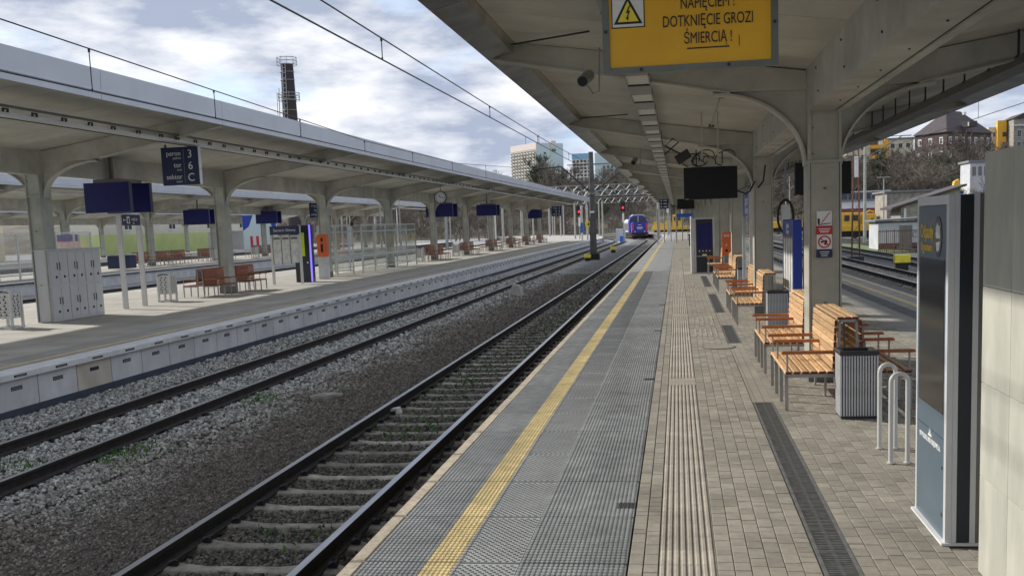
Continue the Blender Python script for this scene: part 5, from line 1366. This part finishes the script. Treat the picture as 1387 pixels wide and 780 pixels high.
y2 = thing('apartment_block', 'cream block with bright yellow balcony tower right of the brick house', 'building', (97.0, 335, 0))
MB().m('house_cream').box(0, 7, 0, 10, 8, 27.6).build('wall', y2); MB().m('house_yellow').box(2.2, 4.9, -1.6, 0, 8, 29.4).build('balcony_tower', y2)
for j in range(5): MB().m('window_dark').box(3.7, 4.85, -1.65, -1.6, 12+j*3.1, 13.4+j*3.1).build('window', y2)
facade(y2, (0, 0), (2.2, 0), 10, 27, 2, 5, .8, 1.5, ('window_white', 'window_dark'))
y3 = thing('grey_townhouse', 'grey townhouse with pale cornice and white windows at the far right, above the wall', 'house', (102.3, 328, 0))
MB().m('stone_wall').box(0, 22, 0, 12, 8, 29.3).build('wall', y3); MB().m('coping').box(-.3, 22.3, -.4, 0, 27.0, 27.5).build('cornice', y3); MB().m('roof_brown').prism([(-.5, 29.3), (22.5, 29.3), (20, 31.4), (3, 31.0)], -.5, 12.5).build('roof', y3)
facade(y3, (0, 0), (22, 0), 9, 26.6, 7, 5, 1.2, 2.1, ('window_white', 'window_dark'))
# pink building with long grey roof
pb = thing('pink_depot', 'low pink depot with long grey roof and clerestory windows behind the yellow vehicle', 'building', (20.5, 150, -.8))
MB().m('pink_wall').box(0, 10.5, 0, 14, 0, 3.9).build('wall', pb); MB().m('grey_roof').prism([(-.6, 3.8), (14.6, 3.8), (7, 5.4), (6.6, 5.4)], -.4, 10.8, 'X').build('roof', pb)
MB().m('grey_roof').box(0, 10.6, 5, 9, 4.7, 6.2).build('clerestory', pb); MB().m('coping').box(-.2, 10.8, 4.8, 9.2, 6.2, 6.35).build('clerestory_roof', pb)
for i in range(9): MB().m('window_dark').box(.3+i*1.12, 1.2+i*1.12, 4.96, 5, 5.2, 6.0).build('clerestory_window', pb)
for i in range(4): MB().m('window_dark').box(1+i*2.5, 2.4+i*2.5, -.04, 0, 1.4, 2.8).build('window', pb)
st = thing('stone_building', 'weathered stone building with dark small windows behind the white hut', 'building', (24.0, 121, -.8))
MB().m('stone_wall').box(0, 7.5, 0, 7, 0, 5.3).build('wall', st); MB().m('grey_roof').box(-.3, 7.8, -.3, 7.3, 5.3, 5.5).build('roof', st)
for i, x in enumerate((1.0, 1.9, 4.4)): MB().m('window_dark').box(x, x+.7, -.05, 0, 2.9, 4.0).build('window', st)
s2 = thing('stone_shed', 'stone shed with lean-to roof rising to the right, between hut and stone building', 'shed', (22.1, 106, -.8))
MB().m('stone_wall').prism([(.3, 0), (6, 0), (6, 5.2), (.3, 3.5)], 0, 5).build('wall', s2); MB().m('roof_brown').prism([(-.7, 3.3), (6.5, 5.4), (6.5, 5.6), (-.7, 3.5)], -.5, 5.5).build('roof', s2)
MB().m('brick_dark').prism([(1.6, 2.2), (2.0, 2.5), (2.4, 2.6), (2.8, 2.5), (3.1, 2.2)], -.06, 0).build('arch', s2); MB().m('window_white').box(.6, .8, -.04, 0, .5, 3.4).build('pilaster', s2)
ht = thing('white_hut', 'low white graffitied hut with grey door and flat roof behind the rusty fence', 'hut', (16.2, 85, -.8))
MB().m('white_wall').box(0, 6, 0, 4, 0, 2.3).build('wall', ht); MB().m('grey_roof').prism([(-.3, 2.3), (6.3, 2.5), (6.3, 2.65), (-.3, 2.45)], -.3, 4.3).build('roof', ht); MB().m('mid_metal').box(1.65, 2.65, -.04, 0, .05, 1.95).build('door', ht)
MB().m('sign_yellow2').box(4.0, 4.5, -.05, 0, 1.75, 2.0).build('plate', ht); MB().m('brick_red').box(0, 6, -.02, 0, 0, .55).build('stained_base', ht)
for i in range(7):
    MB().m('mid_metal').tube([(2.9+i*.4+.25*math.cos(t_*.9+i), -.015, 1.2+.22*math.sin(t_*.9*(1+i % 2))) for t_ in range(8)], .025, 4).build('graffiti', ht)
MB().m('dark_metal').box(-.2, 6, -.08, -.02, 2.2, 2.26).build('gutter', ht)
fn = thing('bar_fence', 'rusty vertical bar fence in front of the white hut', 'fence', (14.9, 78, -.8))
bm_ = MB().m('rust').box(-.03, .03, -.03, .03, 0, 1.75).mesh('bar'); br2 = MB().m('rust').box(-.012, .012, -.012, .012, .1, 1.7).mesh('bar')
for i in range(36): link('bar', bm_ if i % 4 == 0 else br2, fn, (i*.14, 0, 0))
MB().m('rust').box(0, 5, -.02, .02, 1.62, 1.68).build('rail', fn); MB().m('rust').box(0, 5, -.02, .02, .2, .25).build('rail', fn)
wh = thing('white_gable', 'white building end showing between the trees just left of the clad wall', 'building', (41.6, 152, 0)); MB().m('white_wall').box(0, 6, 0, 5, -.8, 8.9).build('wall', wh); MB().m('grey_roof').box(-.3, 6.3, -.3, 5.3, 8.9, 9.2).build('roof', wh)
for i in range(3): MB().m('mid_metal').box(.3+i*.8, .8+i*.8, -.03, 0, 7, 8.3).build('window', wh)
ye = thing('yellow_excavator', 'yellow digger arm and body just above the departures kiosk', 'excavator', (38.6, 150, 0)); MB().m('wagon_yellow').prism([(0, 4.2), (.4, 6.3), (1.0, 6.6), (1.6, 4.2)], 0, 1.0).build('arm', ye); MB().m('wagon_yellow').bbox(-.6, 2.4, 0, 3, -.2, 4.4, .1).build('body', ye); MB().m('black').box(-1, 2.8, .2, 2.8, -.8, -.2).build('track', ye)

# tower blocks
tw = thing('tower_block', 'tall tower block with cream balcony face and pale mint side, left of the catenary pole', 'tower block', (0, 0, 0))
A, B_, C_ = Vector((-116.4, 850)), Vector((-143.5, 882)), Vector((-96.0, 868)); D_ = B_+C_-A
MB().m('tower_mint').prism([tuple(A), tuple(C_), tuple(D_), tuple(B_)], 0, 71.5, 'Z').build('wall', tw)
nA = Vector((-(B_-A).y, (B_-A).x)).normalized(); nA = nA if nA.y < 0 else -nA
off = nA*.4
MB().m('tower_white').prism([tuple(A+off*.8), tuple(A+off*.2), tuple(B_+off*.2), tuple(B_+off*.8)], 0, 66.5, 'Z').build('balcony_wall', tw)
MB().m('tower_pink').prism([tuple(A+off*1.6), tuple(A), tuple(B_), tuple(B_+off*1.6)], 66.5, 71.8, 'Z').build('parapet', tw)
d = B_-A; ang = math.atan2(-d.y, -d.x)
bal = MB().m('window_dark').box(-1.55, 1.2, -.5, .1, -.95, .85).mesh('window'); rail_ = MB().m('tower_white').box(-1.9, .9, -1.5, -1.3, -1.2, -.35).m('house_cream').box(1.2, 1.7, -1.0, 0, -1.2, 1.2).mesh('balcony')
for j in range(20):
    for i in range(9):
        q = A+off+d*((i+.5)/9); o = link('window', bal, tw, (q.x, q.y, 64.5-j*2.75), ang); 
        if j < 17: link('balcony', rail_, o)
cg = C_-A; nC = Vector((cg.y, -cg.x)).normalized()
p1, p2 = A+cg*.52, A+cg*.62
MB().m('tower_green').prism([tuple(p1+nC*.5), tuple(p1), tuple(p2), tuple(p2+nC*.5)], 0, 70, 'Z').build('stair_strip', tw); MB().m('tower_pink').prism([tuple(A+cg*.52+nC), tuple(A+cg*.52), tuple(A+cg*.7), tuple(A+cg*.7+nC)], 67.5, 73.5, 'Z').build('machine_room', tw)
for i, (tt, z) in enumerate(((.28, 63), (.57, 65.5), (.66, 65.5))):
    q = A+cg*tt+nC*1.1; MB().m('window_dark').cbox((q.x, q.y, z), (1.6, .4, 1.6), math.atan2(cg.y, cg.x)).build('window', tw)
for (x, y) in ((-128, 866), (-115, 856)): MB().m('galv').tube([(x, y, 71), (x, y, 79)], .35, 4).build('antenna', tw)
t2 = thing('tower_block', 'blue topped white tower block right of the mint one, partly behind the pole', 'tower block', (0, 0, 0))
A, B_, C_ = Vector((-71.0, 850)), Vector((-86.8, 858)), Vector((-71.5, 885)); 
MB().m('tower_white').box(-86.6, -70.8, 850, 870, 0, 56.5).build('wall', t2); MB().m('tower_blue').box(-86.8, -70.6, 849.5, 870, 56.5, 61).build('top_band', t2)
bal2 = MB().m('window_dark').box(-1.0, 1.0, -.3, .1, -.9, .9).mesh('window')
for j in range(12):
    for i in range(5): link('window', bal2, t2, (-85+i*3.1, 850, 54.5-j*2.9))
t3 = thing('tower_block', 'pale blue stepped tower block half hidden under the edge of the near canopy', 'tower block', (0, 0, 0))
MB().m('tower_mint').box(-70, -46, 880, 900, 0, 63).build('wall', t3); MB().m('tower_mint').box(-46, -30, 884, 900, 0, 54).build('wing', t3)
for j in range(11):
    for i in range(9): link('window', bal2, t3, (-62+i*3.4, 880 if -62+i*3.4 < -46 else 884, 50.5-j*2.9))
# chimney
ch = thing('chimney', 'tall dark brick chimney with white ladder cage and platforms above the left canopy', 'chimney', (-97.5, 250, -.8))
MB().m('brick_dark').tube([(0, 0, 0), (0, 0, 46)], 2.6, 20, 1.55).build('shaft', ch)
def ringp(z, r_, open_=1.0):
    s = MB().m('galv')
    for zz in (z, z+.9, z+1.7):
        pts = [(r_*math.cos(a), r_*math.sin(a), zz) for a in np.linspace(-3.6, 1.2, 16)]; s.tube(pts, .09, 4)
    for a in np.linspace(-3.6, 1.2, 9): s.tube([(r_*math.cos(a), r_*math.sin(a), z), (r_*math.cos(a), r_*math.sin(a), z+1.9)], .06, 4)
    s.build('platform_railing', ch)
ringp(45.8, 2.5); ringp(37, 2.7)
for z in (31.5, 34.5, 37, 42.0, 44): MB().m('galv').tube([((1.75)*math.cos(a)*1.05, 1.75*math.sin(a)*1.05, z) for a in np.linspace(-3.2, 0.1, 12)], .09, 4).build('band', ch)
for x in (-.5, .3): MB().m('galv').tube([(x, -2.5, 30), (x, -1.9, 46)], .08, 4).build('ladder_rail', ch)
for k in range(12): MB().m('galv').box(-.55, .35, -2.45+k*.04, -2.3+k*.04, 31+k*1.25, 31.16+k*1.25).build('ladder_rung', ch)
MB().m('galv').tube([(-2.3, -1.5, 28), (-2.0, -1.2, 40)], .1, 4).tube([(-2.9, -1.2, 28), (-2.7, -1.0, 39)], .08, 4).build('side_ladder', ch)

# ================================================================== TREES
def tree_proto(seed, h_=10., spread=.5, ntw=16, tw=.055, mtw='twig', lean=.0):
    rg = random.Random(seed); tr = MB().m('bark'); cr = MB().m(mtw)
    tips = []
    def grow(p, d, l_, r_, lev):
        n_ = 3; pts = [p]; q = p
        for i in range(n_):
            d = (d+Vector((rg.gauss(0, .12), rg.gauss(0, .12), rg.gauss(.03, .07)))).normalized(); q = q+d*(l_/n_); pts.append(q)
        tgt = tr if lev < 3 else cr
        tgt.tube(pts, r_, 5 if lev == 0 else (4 if lev < 2 else 3), r_*.62, cap=False)
        tips.append((pts, lev, d))
        if lev < 4:
            k_ = (5, 4, 4, 3)[lev]
            for j in range(k_):
                t = .35+.65*(j+.6)/k_ if lev else .30+.7*(j+.5)/k_
                b_ = pts[0].lerp(pts[-1], t) if lev == 0 else pts[min(3, int(t*3)+1)]
                az = rg.uniform(0, 6.28); sp_ = spread*rg.uniform(.7, 1.5)
                nd = (d*math.cos(sp_)+Vector((math.cos(az), math.sin(az), rg.uniform(-.1, .35)))*math.sin(sp_)).normalized()
                grow(b_, nd, l_*rg.uniform(.52, .78), r_*.55, lev+1)
    grow(Vector((0, 0, -.3)), Vector((lean, 0, 1)), h_*.42, h_*.020, 0)
    for pts, lev, d in tips:
        if lev < 3: continue
        for _ in range(ntw if lev == 4 else ntw//2):
            b_ = pts[0].lerp(pts[-1], rg.uniform(.1, 1)); v = (d+Vector((rg.gauss(0, .6), rg.gauss(0, .6), rg.gauss(.25, .5)))).normalized()*rg.uniform(.35, .9)*h_/10
            s_ = v.cross(Vector((rg.gauss(0, 1), rg.gauss(0, 1), rg.gauss(0, 1)))).normalized()*tw*.5
            cr.add([b_-s_, b_+s_, b_+v], [(0, 1, 2)])
    return tr.mesh('trunk'), cr.mesh('crown')
protos = [tree_proto(s, 10, sp, n_, tw, m_) for s, sp, n_, tw, m_ in ((1, .55, 6, .06, 'twig'), (2, .45, 6, .06, 'twig'), (3, .65, 7, .055, 'twig'), (4, .5, 9, .08, 'twig_olive'), (5, .6, 4, .05, 'twig'))]
def tree(x, y, z, s_, k_, label, group, sx_=1):
    d_, w_ = place(x, y); size = 'small' if s_ < .8 else ('tall' if s_ > 1.15 else 'medium')
    label = '%s %s leafless %s tree %s' % (d_, size, KIND[k_], w_)
    t = thing('bare_tree', label, 'tree', (x, y, z), rr.uniform(0, 6.28), group); t.scale = (s_*sx_, s_*sx_, s_)
    link('trunk', protos[k_][0], t); link('crown', protos[k_][1], t)
gt = 'bare trees on the wooded slope behind the station'
for i in range(95):
    y = rr.uniform(285, 400); px = rr.uniform(420, 930); x = (px-917)/1354*y
    z = hill_z(x, y)
    if z < -.5: z = -.8
    tree(x, y, z-.3, rr.uniform(.85, 1.35), rr.choice((0, 1, 2, 0, 1, 2, 4, 3)), 'leafless brown tree on the slope behind the tracks, seen beyond the left canopy and gantries', gt, rr.uniform(1, 1.3))
for (px, y, s_) in ((742, 330, 1.9), (757, 320, 1.7), (730, 340, 1.5), (772, 335, 1.5)):
    x = (px-917)/1354*y; tree(x, y, hill_z(x, y)-.5, s_, 3 if px < 750 else 0, 'large bare tree crown rising in front of the mint tower block', 'large bare trees before the tower blocks', 1.0)
gt2 = 'bare trees on the slope at right'
for i in range(135):
    y = rr.uniform(170, 320); px = rr.uniform(1030, 1345); x = (px-917)/1354*y*1.0
    if y < hbase(x)+3: continue
    if px > 1232 and y > 276: continue
    if px > 1140 and y > 300: continue
    tree(x, y, hill_z(x, y)-.3, rr.uniform(.55, .95), rr.choice((0, 1, 2, 4, 3)), 'leafless tree on the slope below the brick house, right of the nearest column', gt2, rr.uniform(1, 1.35))
for (px, y, s_, k_) in ((1262, 205, 1.25, 2), (1292, 200, 1.3, 0), (1318, 190, 1.05, 1), (1212, 215, 1.0, 1), (1175, 220, 1.0, 3), (1325, 215, 1.3, 2), (1305, 148, .80, 4), (1330, 146, .85, 0), (1240, 262, 1.25, 1), (1302, 262, 1.2, 0), (1325, 258, 1.25, 2), (1222, 255, 1.1, 4)):
    x = (px-917)/1354*y; tree(x, y, hill_z(x, y)-.3, s_, k_, 'large leafless tree standing in front of the brick house', 'large bare trees before the brick house', 1.1)
gt3 = 'bare trees between hill and platforms at left'
for i in range(16):
    y = rr.uniform(215, 275); px = rr.uniform(440, 700); x = (px-917)/1354*y
    tree(x, y, -.8, rr.uniform(.6, .9), rr.choice((0, 1, 2, 4)), 'leafless tree on level ground beyond the sidings, between the left canopy columns', gt3, 1.2)
# undergrowth on the slopes
def brush(n_, area, seed, name, mname, smin, smax):
    rg = np.random.default_rng(seed); X0, X1, Y0_, Y1_ = area
    V = []; 
    x = rg.uniform(X0, X1, n_); y = rg.uniform(Y0_, Y1_, n_)
    z = np.array([hill_z(a, b_) for a, b_ in zip(x, y)]); ok = z > -.75
    x, y, z = x[ok], y[ok], z[ok]; n_ = len(x)
    k_ = 6
    a = rg.uniform(0, 6.28, (n_, k_)); tl = rg.uniform(.1, .7, (n_, k_)); l_ = rg.uniform(smin, smax, (n_, k_))
    dx, dy, dz = np.cos(a)*np.sin(tl)*l_, np.sin(a)*np.sin(tl)*l_, np.cos(tl)*l_
    bx = x[:, None]+rg.uniform(-.5, .5, (n_, k_)); by = y[:, None]+rg.uniform(-.5, .5, (n_, k_)); bz = z[:, None]-.2+0*bx
    w_ = .05
    P0 = np.stack([bx-w_, by, bz], -1); P1 = np.stack([bx+w_, by, bz], -1); P2 = np.stack([bx+dx, by+dy, bz+dz], -1)
    V = np.stack([P0, P1, P2], 2).reshape(-1, 3); nf = len(V)//3
    me = bpy.data.meshes.new(name); me.vertices.add(len(V)); me.vertices.foreach_set('co', V.reshape(-1).astype(np.float32))
    me.loops.add(nf*3); me.loops.foreach_set('vertex_index', np.arange(nf*3, dtype=np.int32)); me.polygons.add(nf); me.polygons.foreach_set('loop_start', np.arange(0, nf*3, 3, dtype=np.int32))
    me.update(calc_edges=True); me.materials.append(M(mname)); tag(link(name, me), kind='stuff')
brush(14000, (-130, 60, 250, 400), 3, 'undergrowth', 'twig', .8, 3.2)
brush(12000, (20, 130, 140, 330), 4, 'brushwood', 'twig', .6, 2.6)
brush(9000, (10, 110, 150, 330), 6, 'evergreen_scrub', 'bush_green', .5, 1.8)

# things that share a label get their place in the row as seen from the camera
from collections import defaultdict
same = defaultdict(list)
for o in list(COL.objects):
    if o.parent is None and 'label' in o: same[o['label']].append(o)
ORD = ['first', 'second', 'third', 'fourth', 'fifth', 'sixth', 'seventh', 'eighth', 'ninth', 'tenth']
for lb, os_ in same.items():
    if len(os_) < 2: continue
    os_.sort(key=lambda o: o.location.x/max(o.location.y, 1) if o.type == 'EMPTY' else o.data.vertices[0].co.x/max(o.data.vertices[0].co.y, 1))
    for i, o in enumerate(os_):
        o['label'] = '%s %s' % (ORD[i] if i < 10 else 'farther right', ' '.join((lb+' counted from left').split()[:15]))
